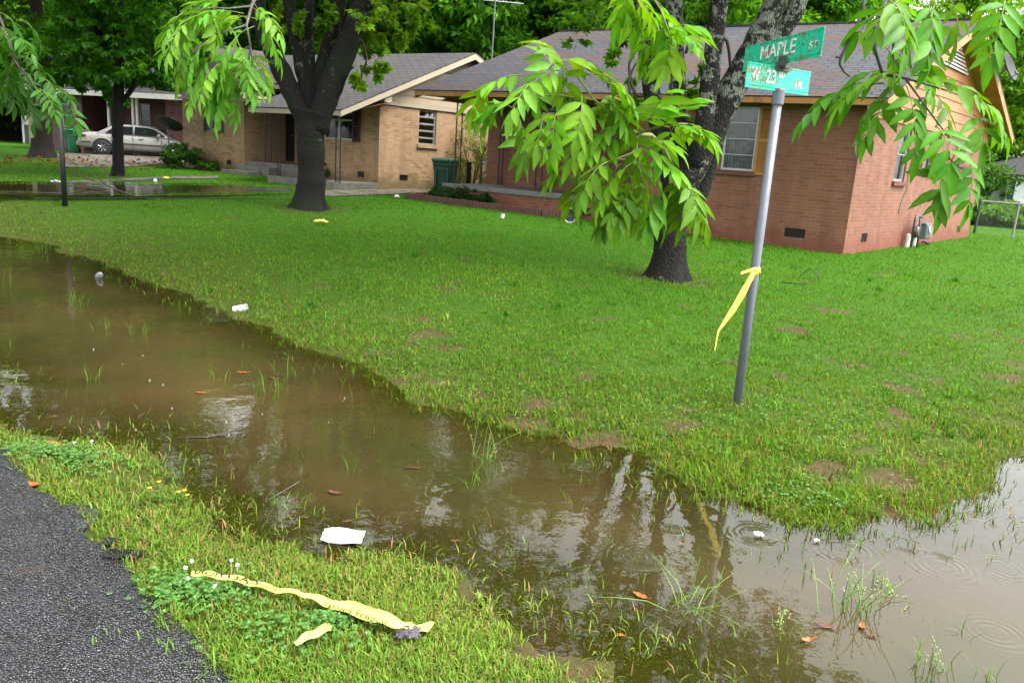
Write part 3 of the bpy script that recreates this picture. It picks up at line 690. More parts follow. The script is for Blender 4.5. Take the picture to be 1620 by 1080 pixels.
for (a, b) in ((3.35, 1.48), (6.4, 1.6)):             # two loose cables on the gable wall
    cb = MB(); pts = [ps.P(a + .06 * math.sin(k * 1.1) - .02 * k * (k > 7), b + .9 - k * .13, -.012) for k in range(12)]; cb.tube(pts, .006, 5); cb.build('wall_cable', M['black_iron'], hA)
pl_ = MB(); path = [A(10.35, .1, 0), A(10.35, -.72, 0), A(8.2, -.78, 0), A(6.4, -.62, 0), A(5.9, -.3, 0), A(5.75, -.06, 0)]
P3 = []
for i in range(len(path) - 1):
    L = np.linalg.norm(path[i + 1] - path[i]); n = max(1, int(L / .075))
    for k in range(n):
        q = path[i] + (path[i + 1] - path[i]) * (k + .5) / n; t = unit(path[i + 1] - path[i]); nn = np.cross((0, 0, 1), t); g = tz(q[0], q[1]); j = rng.uniform(-.008, .008)
        pl_.box(q - t * .033 - nn * .05 + v3(0, 0, g - .06), t * .066, nn * .1, (0, 0, .21 + j))
border = pl_.build('planter_border', M['brick_border'], None, bevel=.006); tag(border, 'low border of upright dark bricks edging the porch bed', 'garden edging')
FOOT += [[tuple(A(u, v, 0)[:2]) for u, v in ((-.02, -.02), (UL, -.02), (UL, D), (-.02, D))], [tuple(A(u, v, 0)[:2]) for u, v in ((5.8, 0), (6.4, -.64), (10.35, -.74), (10.35, 0))]]

# ---- tan brick house
B = Fr(G(598, 293, .58), e1, e2)
hB = empty('brick_house', B(5, 4, .5), 'tan brick house with grey gable roofs and cream trim, behind the dark forked tree', 'house')
zb = .3; DB = 6.6; VM = DB / 2
pbf = Plane(B(0, 0, 0), E1, E2); pbs = Plane(B(0, 0, 0), E2, E1); pbw = Plane(B(0, .79, 0), E1, E2); pbr = Plane(B(0, 2.4, 0), E1, E2)
w = MB(); bw1 = (1.05, 2.25, 1.8, 2.6); bs1 = (1.5, 2.2, 1.81, 2.82)
wall(w, B(0, 0, 0), E1, E2, 0, 2.6, zb, 2.87, [bw1, (.55, .83, .76, .92)]); wall(w, B(2.6, 0, 0), E2, -E1, 0, 2.4, zb, 2.87)
dp = [onplane(a, b, B(0, 2.4, 0), e1) for a, b in ((446, 178), (466, 247))]; du = [(p[:2] - B.C) @ e1 - ((p[:2] - B.C) @ np.array([-e1[1], e1[0]])) * 0 for p in dp]
def uof(px, py, v): p = onplane(px, py, B(0, v, 0), e1); return np.linalg.solve(np.array([e1, e2]).T, p[:2] - B.C)[0]
ud0, ud1 = sorted((uof(446, 215, 2.4), uof(466, 215, 2.4)))
wall(w, B(0, 2.4, 0), E1, E2, 2.6, 6.89, zb, 3.25, [(ud0, ud1, .95, 2.75)]); wall(w, B(6.89, 0, 0), E2, E1, .79, 2.4, zb, 2.87)
ww = (6.89 + 1.33, 6.89 + 1.8, 1.85, 2.84); wv = (6.89 + .69, 6.89 + .95, .73, .88)
wall(w, B(0, .79, 0), E1, E2, 6.89, 10.2, zb, 2.87, [ww, wv])
wall(w, B(0, 0, 0), E2, E1, 0, DB, zb, 2.87, [bs1, (.8, 1.13, .73, .9)]); wall(w, B(10.2, 0, 0), E2, -E1, .79, DB, zb, 2.87); wall(w, B(0, DB, 0), E1, -E2, 0, 10.2, zb, 2.87)
w.build('wall', M['brick_tan'], hB, uv=True)
zr = 4.66; VE = -1.7; UP = 3.3; SB = (zr - 2.56) / (VM - VE)
rf = MB(); roof_slope(rf, B(UP, VE, 2.56), B(-.4, VE, 2.56), B(-.4, VM, zr), B(UP, VM, zr), .03)
roof_slope(rf, B(10.6, .3, zr - SB * (VM - .3)), B(UP, .3, zr - SB * (VM - .3)), B(UP, VM, zr), B(10.6, VM, zr), .03)
roof_slope(rf, B(-.4, DB + .5, zr - SB * (VM + .5)), B(10.6, DB + .5, zr - SB * (VM + .5)), B(10.6, VM, zr), B(-.4, VM, zr), .03)
uw = 8.55; zw = 4.72; SW = .57
for sg in (-1, 1): roof_slope(rf, B(uw + sg * 2.75, .36, zw - SW * 2.75), B(uw + sg * 2.75, VM - .2, zw - SW * 2.75), B(uw, VM - .2, zw), B(uw, .36, zw), .03)
rf.build('roof', M['roof_b'], hB, uv=True)
tr = MB()
def rakeB(v0, z0, v1, z1, uu): tr.prism([B(uu, v0, z0 - .035), B(uu, v1, z1 - .035), B(uu, v1, z1 - .2), B(uu, v0, z0 - .18)], B.U(.025))
rakeB(VE, 2.56, VM, zr, -.395); rakeB(DB + .5, zr - SB * (VM + .5), VM, zr, -.395)
B.box(tr, -.37, UP, VE + .005, VE + .03, 2.40, 2.525); B.box(tr, UP + .01, 7.2, .305, .33, zr - SB * (VM - .3) - .17, zr - SB * (VM - .3) - .04); B.box(tr, -.05, .0, 0, DB, 2.85, 2.96); B.box(tr, 6.6, 10.4, .74, .786, 2.86, 2.95)
B.box(tr, -.32, -.06, -.14, .12, 2.9, 3.06)
for sg in (-1, 1): tr.prism([B(uw + sg * 2.72, .375, zw - SW * 2.72 - .035), B(uw, .375, zw - .035), B(uw, .375, zw - .2), B(uw + sg * 2.72, .375, zw - SW * 2.72 - .18)], B.Vv(.025))
B.box(tr, 5.6, 5.83, .4, 2.3, 3.02, 3.12)
tr.build('fascia', M['trim_cream'], hB)
sf = MB(); sf.quad(B(-.37, VE + .03, 2.44), B(UP, VE + .03, 2.44), B(UP, .0, 2.90), B(-.37, 0, 2.90)); sf.quad(B(UP, .33, 3.2), B(6.89, .33, 3.2), B(6.89, 2.4, 3.2), B(UP, 2.4, 3.2)); sf.quad(B(5.82, .8, 2.94), B(6.89, .8, 2.94), B(6.89, 2.4, 2.94), B(5.82, 2.4, 2.94)); sf.quad(B(2.6, 0, 2.86), B(UP, 0, 2.86), B(UP, 2.4, 2.86), B(2.6, 2.4, 2.86)); sf.build('soffit', M['soffit'], hB)
sd = MB(); lap_siding(sd, B, 0., 0., DB, VM, 2.965, zr - SB * VM - .02, SB, .2); sd.build('gable_siding', M['siding_cream'], hB)
sd = MB(); lap_siding(sd, B, .79, 6.89, 10.2, uw, 2.955, zw - SW * 1.66 - .02, SW, .2, axis='v'); sd.build('gable_siding', M['siding_cream'], hB)
gv = MB()
for i in range(8):
    z = 3.98 + i * .075; hw = max(.08, (4.58 - z) / SB * .9)
    gv.prism([B(-.075, VM - hw, z), B(-.06, VM - hw, z + .055), B(-.045, VM - hw, z + .055), B(-.06, VM - hw, z)], B.Vv(2 * hw))
gv.build('gable_vent', plain('gable louvre', (.2, .18, .15), .6), hB)
window(hB, pbs, *bs1, M['aluminium'], hbars=(.2, .4, .6, .8), sill=M['brick_tan'], barw=.05)
window(hB, pbf, *bw1, M['aluminium'], hbars=(.7,), vbars=(.5,), barw=.05); shutter(hB, pbf, .72, 1.03, 1.75, 2.65, M['shutter_dark']); shutter(hB, pbf, 2.27, 2.55, 1.75, 2.65, M['shutter_dark'])
window(hB, pbw, *ww, M['aluminium'], hbars=(.5, .8), sill=M['brick_tan'], curtain=True); shutter(hB, pbw, ww[0] - .26, ww[0] - .01, 1.78, 2.86, M['shutter_dark']); shutter(hB, pbw, ww[1] + .01, ww[1] + .3, 1.78, 2.86, M['shutter_dark'])
vent(hB, pbs, .8, 1.13, .73, .9, M['black_vent']); vent(hB, pbf, .55, .83, .76, .92, M['black_vent']); vent(hB, pbw, *wv, M['black_vent'])
dr = MB(); pbr.box(dr, ud0, ud1, .95, 2.75, .05, .09)
for k in range(7): a = ud0 + (ud1 - ud0) * (k + .5) / 7; pbr.box(dr, a - .008, a + .008, 1.0, 2.7, .02, .036)
for k in (.0, .45, 1.): z = 1.0 + 1.7 * k; pbr.box(dr, ud0, ud1, z - .015, z + .015, .037, .049)
dob = dr.build('door', M['door_dark'], hB); kn = MB(); kn.lathe([(0, -.05), (.03, -.045), (.03, -.02), (.012, 0), (.012, .03)], 10, pbr.P(ud0 + .08, 1.85, .0), pbr.n); kn.build('handle', M['chrome'], dob)
st = MB(); B.box(st, 4.3, 6.88, .8, 2.39, .4, .92); st.build('porch_slab', M['concrete_dark'], hB, bevel=.015)
st = MB(); B.box(st, 5.2, 6.86, .42, .79, .4, .76); B.box(st, 5.6, 7.0, .0, .41, .4, .6); st.build('step', M['concrete_dark'], hB, bevel=.015)
st = MB(); B.box(st, -.02, 2.7, -1.55, -.02, .4, .64); st.build('porch_pad', M['concrete_dark'], hB, bevel=.015)
iron_post(hB, B, uof(535, 230, -1.45), -1.45, .6, 2.5); iron_post(hB, B, uof(424, 220, .95), .95, .92, 2.86, .3); iron_post(hB, B, uof(441, 230, -1.4), -1.4, .5, 2.5, .1)
FOOT += [[tuple(B(u, v, 0)[:2]) for u, v in ((0, 0), (10.2, .2), (10.2, DB), (0, DB))]]

# ---- dark red brick house behind the car
pR = at(296, 240, 36.0); pL = at(62, 232, 38.4); eC = unit(pL[:2] - pR[:2]); nC = np.array([-eC[1], eC[0]]); nC = nC if nC[1] > 0 else -nC
Cc = Fr(pR, eC, nC); LC = float(np.linalg.norm(pL[:2] - pR[:2])); EC3 = v3(*eC, 0); NC3 = v3(*nC, 0)
hC = empty('brick_house', Cc(LC / 2, 4, .7), 'dark red brick house with white eaves and white porch posts behind the silver car', 'house')
def uc(px, py, v=0.): p = onplane(px, py, Cc(0, v, 0), eC); return float((p[:2] - Cc.C) @ eC)
zc = lambda px, py, u, v=0.: zat(px, py, Cc(u, v, 0)[:2])
ze = zc(200, 151, uc(200, 151)); zb = .4
pc = Plane(Cc(0, 0, 0), EC3, NC3); pc2 = Plane(Cc(0, 1.6, 0), EC3, NC3)
r0, r1 = uc(262, 190), uc(131, 190)
w = MB(); cw2 = (uc(109, 180), uc(104, 180) + .25, ze - 1.55, ze - .5)
wall(w, Cc(-1.2, 0, 0), EC3, NC3, 0, r0 + 1.2, zb, ze, []); wall(w, Cc(r0, 0, 0), NC3, -EC3, 0, 1.6, zb, ze); wall(w, Cc(r1, 0, 0), NC3, EC3, 0, 1.6, zb, ze)
a0, a1 = sorted((uc(220, 175, 1.6), uc(237, 175, 1.6))); cw = (a0, a1, ze - 1.65, ze - .25); dd0, dd1 = sorted((uc(196, 180, 1.6), uc(180, 180, 1.6)))
wall(w, Cc(0, 1.6, 0), EC3, NC3, r0, r1, zb, ze, [cw, (dd0, dd1, ze - 2.35, ze - .3)]); wall(w, Cc(0, 0, 0), EC3, NC3, r1, LC, zb, ze, [cw2])
wall(w, Cc(-1.2, 0, 0), NC3, EC3, 0, 7, zb, ze); wall(w, Cc(LC, 0, 0), NC3, -EC3, 0, 7, zb, ze); wall(w, Cc(-1.2, 7, 0), EC3, -NC3, 0, LC + 1.2, zb, ze)
w.build('wall', M['brick_dark'], hC, uv=True)
window(hC, pc2, *cw, M['trim_white'], hbars=(.5,), curtain=True); window(hC, pc, *cw2, M['trim_white'], hbars=(.5,), curtain=True)
dr = MB(); pc2.box(dr, dd0, dd1, ze - 2.35, ze - .3, .05, .09); dob = dr.build('door', M['door_dark'], hC); kn = MB(); kn.lathe([(0, -.04), (.03, -.03), (.03, 0), (.012, .05)], 8, pc2.P(dd0 + .1, ze - 1.3, .0), NC3); kn.build('handle', M['chrome'], dob)
rf = MB(); zrC = ze + 1.55
roof_slope(rf, Cc(LC + .5, -.7, ze + .12), Cc(-1.8, -.7, ze + .12), Cc(-1.8, 3.6, zrC), Cc(LC + .5, 3.6, zrC), .03); roof_slope(rf, Cc(-1.8, 7.7, ze + .12), Cc(LC + .5, 7.7, ze + .12), Cc(LC + .5, 3.6, zrC), Cc(-1.8, 3.6, zrC), .03)
rf.build('roof', M['roof_c'], hC, uv=True)
fa = MB(); Cc.box(fa, -1.8, LC + .5, -.72, -.69, ze - .12, ze + .1); fa.build('fascia', M['trim_white'], hC)
so = MB(); Cc.box(so, -1.8, LC + .5, -.69, 0, ze, ze + .02); Cc.box(so, r0, r1, 0, 1.6, ze, ze + .02); so.build('soffit', M['trim_cream'], hC)
for uu in (-1.2, LC): gb = MB(); gb.add([Cc(uu, 0, ze), Cc(uu, 7, ze), Cc(uu, 3.5, zrC - .1)], [(0, 1, 2)]); gb.build('gable_siding', M['siding_cream'], hC)
for px in (172.5, 211, 217.5):
    f = MB(); u = uc(px, 185, -.1); Cc.box(f, u - .05, u + .05, -.15, -.05, zb, ze); f.build('porch_post', M['trim_white'], hC)
FOOT += [[tuple(Cc(u, v, 0)[:2]) for u, v in ((-1.2, 0), (LC, 0), (LC, 7), (-1.2, 7))]]

# ---- carport at the far left
pq = at(46, 215, 44.); K = Fr(pq, unit((-.98, .2)), unit((.2, .98)))
hK = empty('carport', K(2, 2, .7), 'dark open carport with a tan side wall at the far left', 'carport')
KE = v3(*K.e1, 0); KN = v3(*K.e2, 0)
w = MB(); K.box(w, -1.35, 0, 0, .2, .3, 3.1); K.box(w, -1.35, 8, 5, 5.2, .3, 3.1); K.box(w, 7.8, 8, 0, 5, .3, 3.1); K.box(w, -.2, 0, .2, 5, .3, 3.1); w.build('wall', M['tan_wall'], hK)
w = MB(); K.box(w, .0, 7.8, 4.9, 4.98, .3, 3.1); w.build('shade_panel', M['shade_inside'], hK)  # panel added before the rear wall, its colour painting the carport's inner shade
rf = MB(); roof_slope(rf, K(8.4, -.6, 3.2), K(-1.7, -.6, 3.2), K(-1.7, 2.6, 4.1), K(8.4, 2.6, 4.1), .08); roof_slope(rf, K(-1.7, 5.8, 3.2), K(8.4, 5.8, 3.2), K(8.4, 2.6, 4.1), K(-1.7, 2.6, 4.1), .08); K.box(rf, -1.4, 8, -.3, 5.2, 3.08, 3.12); rf.build('roof', M['roof_c'], hK, uv=True)
sh = MB(); K.box(sh, .25, .4, 1.2, 1.9, .5, 2.0); K.box(sh, 1.4, 1.55, 1.2, 1.9, .5, 2.0); K.box(sh, .25, 1.55, 1.2, 1.9, 1.6, 2.1)
tag(sh.build('storage_frame', M['white_plastic'], None, bevel=.01), 'white boxy frame standing inside the dark carport', 'frame')

# ---- small white house beyond the fence
pw = at(1592, 305, 47.); Wf = Fr(pw, unit((.96, -.28)), unit((.28, .96)))
zw0 = zat(1592, 310, pw) - .3; hW = empty('white_house', Wf(2, 2, zw0), 'small white house with dark shutters and a dark roof beyond the chain link fence', 'house')
EW = v3(*Wf.e1, 0); NW = v3(*Wf.e2, 0); zt = zat(1592, 277, pw); pwf = Plane(Wf(0, 0, 0), EW, NW); pwl = Plane(Wf(0, 0, 0), NW, EW)
w = MB(); wall(w, Wf(0, 0, 0), EW, NW, 0, 7, zw0 - 1, zt, [(.9, 1.7, zw0 + .2, zt - .1)]); wall(w, Wf(0, 0, 0), NW, EW, 0, 6, zw0 - 1, zt); wall(w, Wf(7, 0, 0), NW, -EW, 0, 6, zw0 - 1, zt); wall(w, Wf(0, 6, 0), EW, -NW, 0, 7, zw0 - 1, zt)
w.build('wall', M['white_wall'], hW)
window(hW, pwf, .9, 1.7, zw0 + .2, zt - .1, M['trim_white'], hbars=(.5,), curtain=True)
shutter(hW, pwf, .05, .38, zw0 + .1, zt - .05, M['navy']); shutter(hW, pwf, 1.75, 2.1, zw0 + .1, zt - .05, M['navy'])
bk = MB(); Wf.box(bk, -1.8, -.0, 1.0, 4, zw0 - 1, zt - .05); bk.build('side_wing', M['white_wall'], hW)
dw = MB(); Wf.box(dw, -1.5, -.5, .97, .999, zw0 - .1, zt - .35); dw.build('side_window', M['car_glass'], hW)
rf = MB(); P0, P1, P2, P3 = Wf(-2.2, -.7, zt + .05), Wf(7.6, -.7, zt + .05), Wf(7.6, 6.6, zt + .05), Wf(-2.2, 6.6, zt + .05); Q0, Q1 = Wf(1.2, 3, zt + 1.15), Wf(6., 3, zt + 1.15)
rf.add([P0, P1, P2, P3, Q0, Q1], [(0, 1, 5, 4), (1, 2, 5), (2, 3, 4, 5), (3, 0, 4), (0, 3, 2, 1)]); rf.build('roof', M['roof_c'], hW, uv=True)

# ------------------------------------------------------------------ trees
def rand_dirs(n, droop=.35):
    d = rng.normal(0, 1, (n, 3)); d /= np.linalg.norm(d, axis=1)[:, None]; d[:, 2] -= droop; return d / np.linalg.norm(d, axis=1)[:, None]
def kites(L, P, d, ln, wd, col, lobes=1, fold=.25):
    n = len(P); up = rng.normal(0, .45, (n, 3)) + np.array([0, 0, 1.]); s = np.cross(d, up); s /= np.linalg.norm(s, axis=1)[:, None] + 1e-9; nn = np.cross(s, d)
    for k in range(lobes):
        a = (k - (lobes - 1) / 2) * .85
        dd = d * math.cos(a) + s * math.sin(a); ss = -d * math.sin(a) + s * math.cos(a); f = 1. if k == (lobes - 1) / 2 else .8
        l = (ln * f)[:, None]; w = (wd * f)[:, None] / 2
        m = P + dd * l * .45 - nn * w * fold
        tip = P + dd * l - nn * l * .14
        V = np.stack([P, m + ss * w + nn * w * fold, tip, m - ss * w + nn * w * fold], 1)
        b = (np.arange(n) * 4)[:, None, None]; T = np.array([[0, 1, 2], [0, 2, 3]])[None] + b
        L.add(V, T, np.repeat(col[:, None, :], 4, 1))
def clump_leaves(L, clumps, per, size, base, lobes=1, wr=.5, var=.35, droop=.4):
    """clumps: list of (centre, (rx,ry,rz)); leaves gather on flattened sprays inside each"""
    for (c, r) in clumps:
        n = max(3, int(per * rng.uniform(.7, 1.3))); k = max(2, n // 14)
        tw = rng.normal(0, .5, (k, 3)); tw /= np.maximum(1, np.linalg.norm(tw, axis=1))[:, None]
        q = tw[rng.integers(0, k, n)] + rng.normal(0, .17, (n, 3)) * np.array([1, 1, .6])
        P = np.array(c) + q * np.array(r)
        d = rand_dirs(n, droop) + q * .5; d /= np.linalg.norm(d, axis=1)[:, None]
        tone = rng.uniform(.65, 1.3); hue = rng.uniform(-.15, .25)
        col = np.array(base) * tone * (1 + np.array([hue, .4 * hue, 0])) * rng.uniform(1 - var, 1 + var, (n, 1))
        s = size * rng.uniform(.65, 1.2, n)
        kites(L, P, d, s, s * wr, col, lobes)
def ell_clumps(c, r, n, cr, shell=.55, flat=.7):
    out = []
    for _ in range(n):
        d = rng.normal(0, 1, 3); d /= np.linalg.norm(d); k = rng.uniform(shell, 1.) if rng.random() < .8 else rng.uniform(.15, shell)
        s = cr * rng.uniform(.6, 1.35); out.append((np.array(c) + d * np.array(r) * k, (s, s, s * flat)))
    return out
def px_clumps(lst, Y, dep=.5):
    out = []
    for (x, y, rx, ry) in lst:
        Yk = Y + rng.uniform(-dep, dep); s = Yk / F; out.append((at(x, y, Yk), (rx * s, rx * s * .9, ry * s)))
    return out
def limb(mb, px, Y, rpx, n=12, seed=0, dY=0., sub=4):
    """px list of pixels, at depth Y(+dY per point); widths in pixels"""
    Ys = [Y + dY * i for i in range(len(px))] if not hasattr(Y, '__len__') else Y
    P = [at(x, y, k) for (x, y), k in zip(px, Ys)]; Rr = [r / F * k for r, k in zip(rpx, Ys)]
    pts = []; rad = []; m = len(P)
    for i in range(m - 1):
        p0, p1, p2, p3 = P[max(i - 1, 0)], P[i], P[i + 1], P[min(i + 2, m - 1)]
        for j in range(sub):
            t = j / sub; q = .5 * ((2 * p1) + (-p0 + p2) * t + (2 * p0 - 5 * p1 + 4 * p2 - p3) * t * t + (-p0 + 3 * p1 - 3 * p2 + p3) * t ** 3)
            pts.append(q); rad.append(Rr[i] * (1 - t) + Rr[i + 1] * t)
    pts.append(P[-1]); rad.append(Rr[-1])
    if seed is not None:
        rr = np.random.default_rng(seed); rad = [r * (1 + rr.uniform(-.07, .07)) for r in rad]
    mb.tube(pts, rad, n, True, .09, seed or 0); return pts
def flare(mb, p, r, h=.5, n=18, k=1.7, seed=0):
    """root flare: wavy skirt at the trunk's base"""
    rr = np.random.default_rng(seed); ph = rr.uniform(0, 6.28, 3); rings = 6; vs = []
    for i in range(rings):
        t = i / (rings - 1); rad = r * (1 + (k - 1) * (1 - t) ** 2.4)
        for j in range(n):
            a = 2 * math.pi * j / n; w = 1 + .16 * (1 - t) * (math.sin(3 * a + ph[0]) + .7 * math.sin(5 * a + ph[1]))
            vs.append(np.array(p) + v3(rad * w * math.cos(a), rad * w * math.sin(a), -.12 + (h + .12) * t))
    mb.add(vs, [(i * n + j, i * n + (j + 1) % n, (i + 1) * n + (j + 1) % n, (i + 1) * n + j) for i in range(rings - 1) for j in range(n)])

# ---- big compound (pecan) leaves of the low boughs
def leaflet(L, P0, d, nrm, ln, wd, col, curl):
    d = unit(d); s = unit(np.cross(d, nrm)); n = np.cross(s, d)
    ts = [0, .2, .48, .76, 1.]; ws = [0, .78, 1., .58, 0]
    sp = []; le = []; ri = []
    for t, w in zip(ts, ws):
        c = P0 + d * ln * t - n * curl * ln * t * t; sp.append(c); le.append(c + s * w * wd / 2 + n * w * wd * .16); ri.append(c - s * w * wd / 2 + n * w * wd * .16)
    V = np.array(sp + le[1:4] + ri[1:4])
    T = [[0, 1, 5], [1, 2, 6], [1, 6, 5], [2, 3, 7], [2, 7, 6], [3, 4, 7], [0, 8, 1], [1, 8, 9], [1, 9, 2], [2, 9, 10], [2, 10, 3], [3, 10, 4]]
    C = np.repeat(np.array(col)[None], 11, 0); C[:5] *= 1.22; C[4] = col
    L.add(V, np.array(T), C)
def pecan_leaf(L, tw, P0, P1, col, ll=.105, seed=0):
    rr = np.random.default_rng(seed); P0 = np.array(P0); P1 = np.array(P1); ax = P1 - P0; ln = np.linalg.norm(ax); ax = ax / ln
    side = unit(np.cross(ax, v3(0, 0, 1)) + rr.normal(0, .12, 3)); nb = np.cross(side, ax)
    if nb[2] < 0: nb = -nb
    lift = .16 * ln * rr.uniform(.5, 1.3)
    C_ = lambda t: P0 + ax * ln * t + nb * lift * 4 * t * (1 - t) * (1 - .35 * t)
    pts = [C_(t) for t in np.linspace(0, 1, 8)]; tw.tube(pts, [.0024 * (1 - .6 * t) for t in np.linspace(0, 1, 8)], 5)
    pairs = int(np.clip(round(ln / .048), 3, 7))
    for i in range(pairs):
        t = .22 + .72 * i / max(1, pairs - 1); p = C_(t); tan = unit(C_(min(1, t + .05)) - C_(t - .05))
        for sg in (-1, 1):
            dd = side * sg * (1.0 - .3 * t) + tan * (.42 + .45 * t) + v3(0, 0, -.10 - .28 * rr.random()) + rr.normal(0, .14, 3)
            l = ll * rr.uniform(.8, 1.15) * (.72 + .5 * math.sin(math.pi * min(1, t * .95)))
            cc = np.array(col) * rr.uniform(.78, 1.2) * np.array([rr.uniform(.9, 1.15), 1, 1])
            leaflet(L, p, dd, nb + side * sg * .25 + rr.normal(0, .15, 3), l, l * rr.uniform(.29, .36), cc, rr.uniform(.06, .24))
    tan = unit(pts[-1] - pts[-2]); leaflet(L, pts[-1], tan + v3(0, 0, -.35), nb + rr.normal(0, .15, 3), ll * 1.1, ll * .36, np.array(col) * 1.1, .2)
def bough(tree, leaves, twigs, Y, col, ll, seed, twig_mat, jit=.16, extra=0):
    """leaves: (x0,y0,x1,y1) base and tip; twigs: lists of (x,y,Y,r)"""
    rr = np.random.default_rng(seed); tw = MB(); L = Leaves(); gt = MB()
    for t in twigs:
        P = [at(x, y, k) for (x, y, k, r) in t]; rad = [r for (_, _, _, r) in t]; tw.tube(P, rad, 7, True, .12, seed)
    allv = list(leaves)
    for i in range(extra):
        a = leaves[rr.integers(0, len(leaves))]; o = rr.normal(0, 14, 4); allv.append(tuple(np.array(a) + o))
    for i, (x0, y0, x1, y1) in enumerate(allv):
        k = Y + rr.uniform(-jit, jit); k2 = k + rr.uniform(-.13, .09)
        P0 = at(x0, y0, k); P1 = at(x1, y1, k2)
        if i >= len(leaves): P0 = P0 + FWD * .12; P1 = P1 + FWD * .15
        b = np.array(col) * rr.uniform(.75, 1.3) * np.array([rr.uniform(.85, 1.35), 1., rr.uniform(.7, 1.1)])
        pecan_leaf(L, gt, P0, P1, b, ll, seed * 100 + i)
    br = tw.build('branch', twig_mat, tree, smooth=True)
    L.obj('foliage', M['leaf_near'], br, smooth=True)
    gt.build('leaf_stalks', M['green_twig'], br, smooth=True)
    return br

# ---- tree A: big lichened multi-stem tree in front of the red house
bA = GT(1055, 441); YA = float(bA[1])
tA = empty('tree', bA, 'large lichen covered multi-stemmed tree in front of the red brick house', 'tree')
mb = MB()
limb(mb, [(1055, 448), (1058, 400), (1063, 350), (1074, 305), (1098, 262), (1128, 198), (1160, 138), (1192, 75), (1222, 15), (1250, -60), (1290, -170)], YA, [28, 25, 23.5, 23.5, 23, 21.5, 20, 18.5, 17, 15, 11], 18, 1)
limb(mb, [(1100, 262), (1112, 205), (1120, 150), (1130, 70), (1138, 0), (1148, -90), (1140, -200)], [YA - .12, YA - .14, YA - .12, YA - .1, YA, YA, YA + .2], [12, 14.5, 14.5, 14, 13, 11, 7], 14, 2)
limb(mb, [(1066, 318), (1056, 250), (1040, 190), (1030, 140), (1022, 70), (1016, 0), (1000, -110)], [YA + .05, YA + .15, YA + .25, YA + .3, YA + .35, YA + .4, YA + .4], [15, 15, 14, 13, 12, 11, 6], 12, 3)
limb(mb, [(1074, 310), (1078, 240), (1073, 160), (1069, 80), (1066, 0), (1060, -120)], [YA + .02, YA + .18, YA + .2, YA + .22, YA + .25, YA + .3], [15, 14, 13, 12.5, 12, 7], 12, 4)
limb(mb, [(1188, 95), (1215, 78), (1246, 38), (1272, -15), (1300, -100)], [YA + .05] * 5, [13, 15, 13, 12, 7], 12, 5)
limb(mb, [(1086, 330), (1110, 300), (1150, 180), (1180, 110)], [YA + .2, YA + .3, YA + .5, YA + .6], [14, 12, 9, 6], 10, 6)
flare(mb, bA, 25.5 / F * YA, .45, 20, 1.75, 3)
mb.build('trunk', M['bark_a'], tA, smooth=True)
L = Leaves()
cl = ell_clumps((2.0, YA + .2, 7.3), (5.2, 4.6, 2.6), 130, .75)
clump_leaves(L, cl, 150, .13, (.05, .17, .008), 3, .5)
cl = ell_clumps((-1.5, YA - 2.2, 7.0), (3.4, 3.4, 1.7), 60, .75); clump_leaves(L, cl, 130, .13, (.05, .17, .008), 3, .5)
cl = px_clumps([(985, 72, 22, 16), (965, 95, 16, 12), (1000, 150, 26, 22), (1008, 110, 20, 18), (1090, 152, 14, 24), (1098, 60, 22, 30), (1100, 20, 25, 25), (1010, 175, 22, 14), (950, 20, 60, 26), (905, 10, 40, 22), (1000, 30, 30, 22), (1110, 110, 12, 20), (1095, 195, 14, 16), (890, 150, 22, 18), (925, 60, 26, 18)], YA + .5, .4)
clump_leaves(L, cl, 60, .10, (.09, .24, .008), 3, .5)
L.obj('crown', M['leaf_mid'], tA)
for pth in ([(1068, 60), (1010, 65), (985, 58), (965, 90), (958, 100)], [(1030, 150), (1005, 148), (995, 105), (1003, 90)], [(1022, 180), (1003, 165), (995, 130), (1006, 100)], [(1066, 40), (1090, 55), (1085, 85)], [(1130, 60), (1150, 65), (1156, 110)]):
    tg = MB(); limb(tg, pth, YA + .3, [3, 2.6, 2.2, 1.6, 1.2][:len(pth)], 6, 9); tg.build('twig', M['stick'], tA, smooth=True)
LM = [(890, 108, 866, 72), (891, 106, 896, 165), (886, 112, 832, 152), (850, 128, 812, 175), (868, 108, 925, 100), (905, 112, 978, 132), (940, 118, 990, 148), (815, 155, 768, 200), (800, 165, 752, 172), (812, 168, 826, 240), (860, 182, 852, 225), (920, 152, 914, 212), (940, 165, 978, 185), (985, 192, 922, 178), (990, 205, 952, 250), (985, 198, 1042, 160), (1000, 215, 1008, 262), (1030, 192, 1056, 146), (1056, 192, 1084, 165), (1060, 200, 1118, 212), (1066, 202, 1046, 250), (962, 208, 908, 252), (1000, 258, 952, 316), (990, 252, 926, 292), (1010, 262, 1010, 338), (1012, 258, 1052, 352), (1025, 248, 1078, 275), (1058, 268, 1098, 328), (908, 256, 876, 276), (922, 292, 902, 318), (962, 256, 922, 306), (1040, 300, 1026, 352), (1080, 288, 1102, 346), (1000, 292, 980, 352), (1088, 196, 1126, 222), (830, 120, 768, 140), (770, 142, 748, 172), (955, 130, 1000, 165), (1015, 225, 1068, 232), (970, 290, 968, 340), (880, 180, 876, 232)]
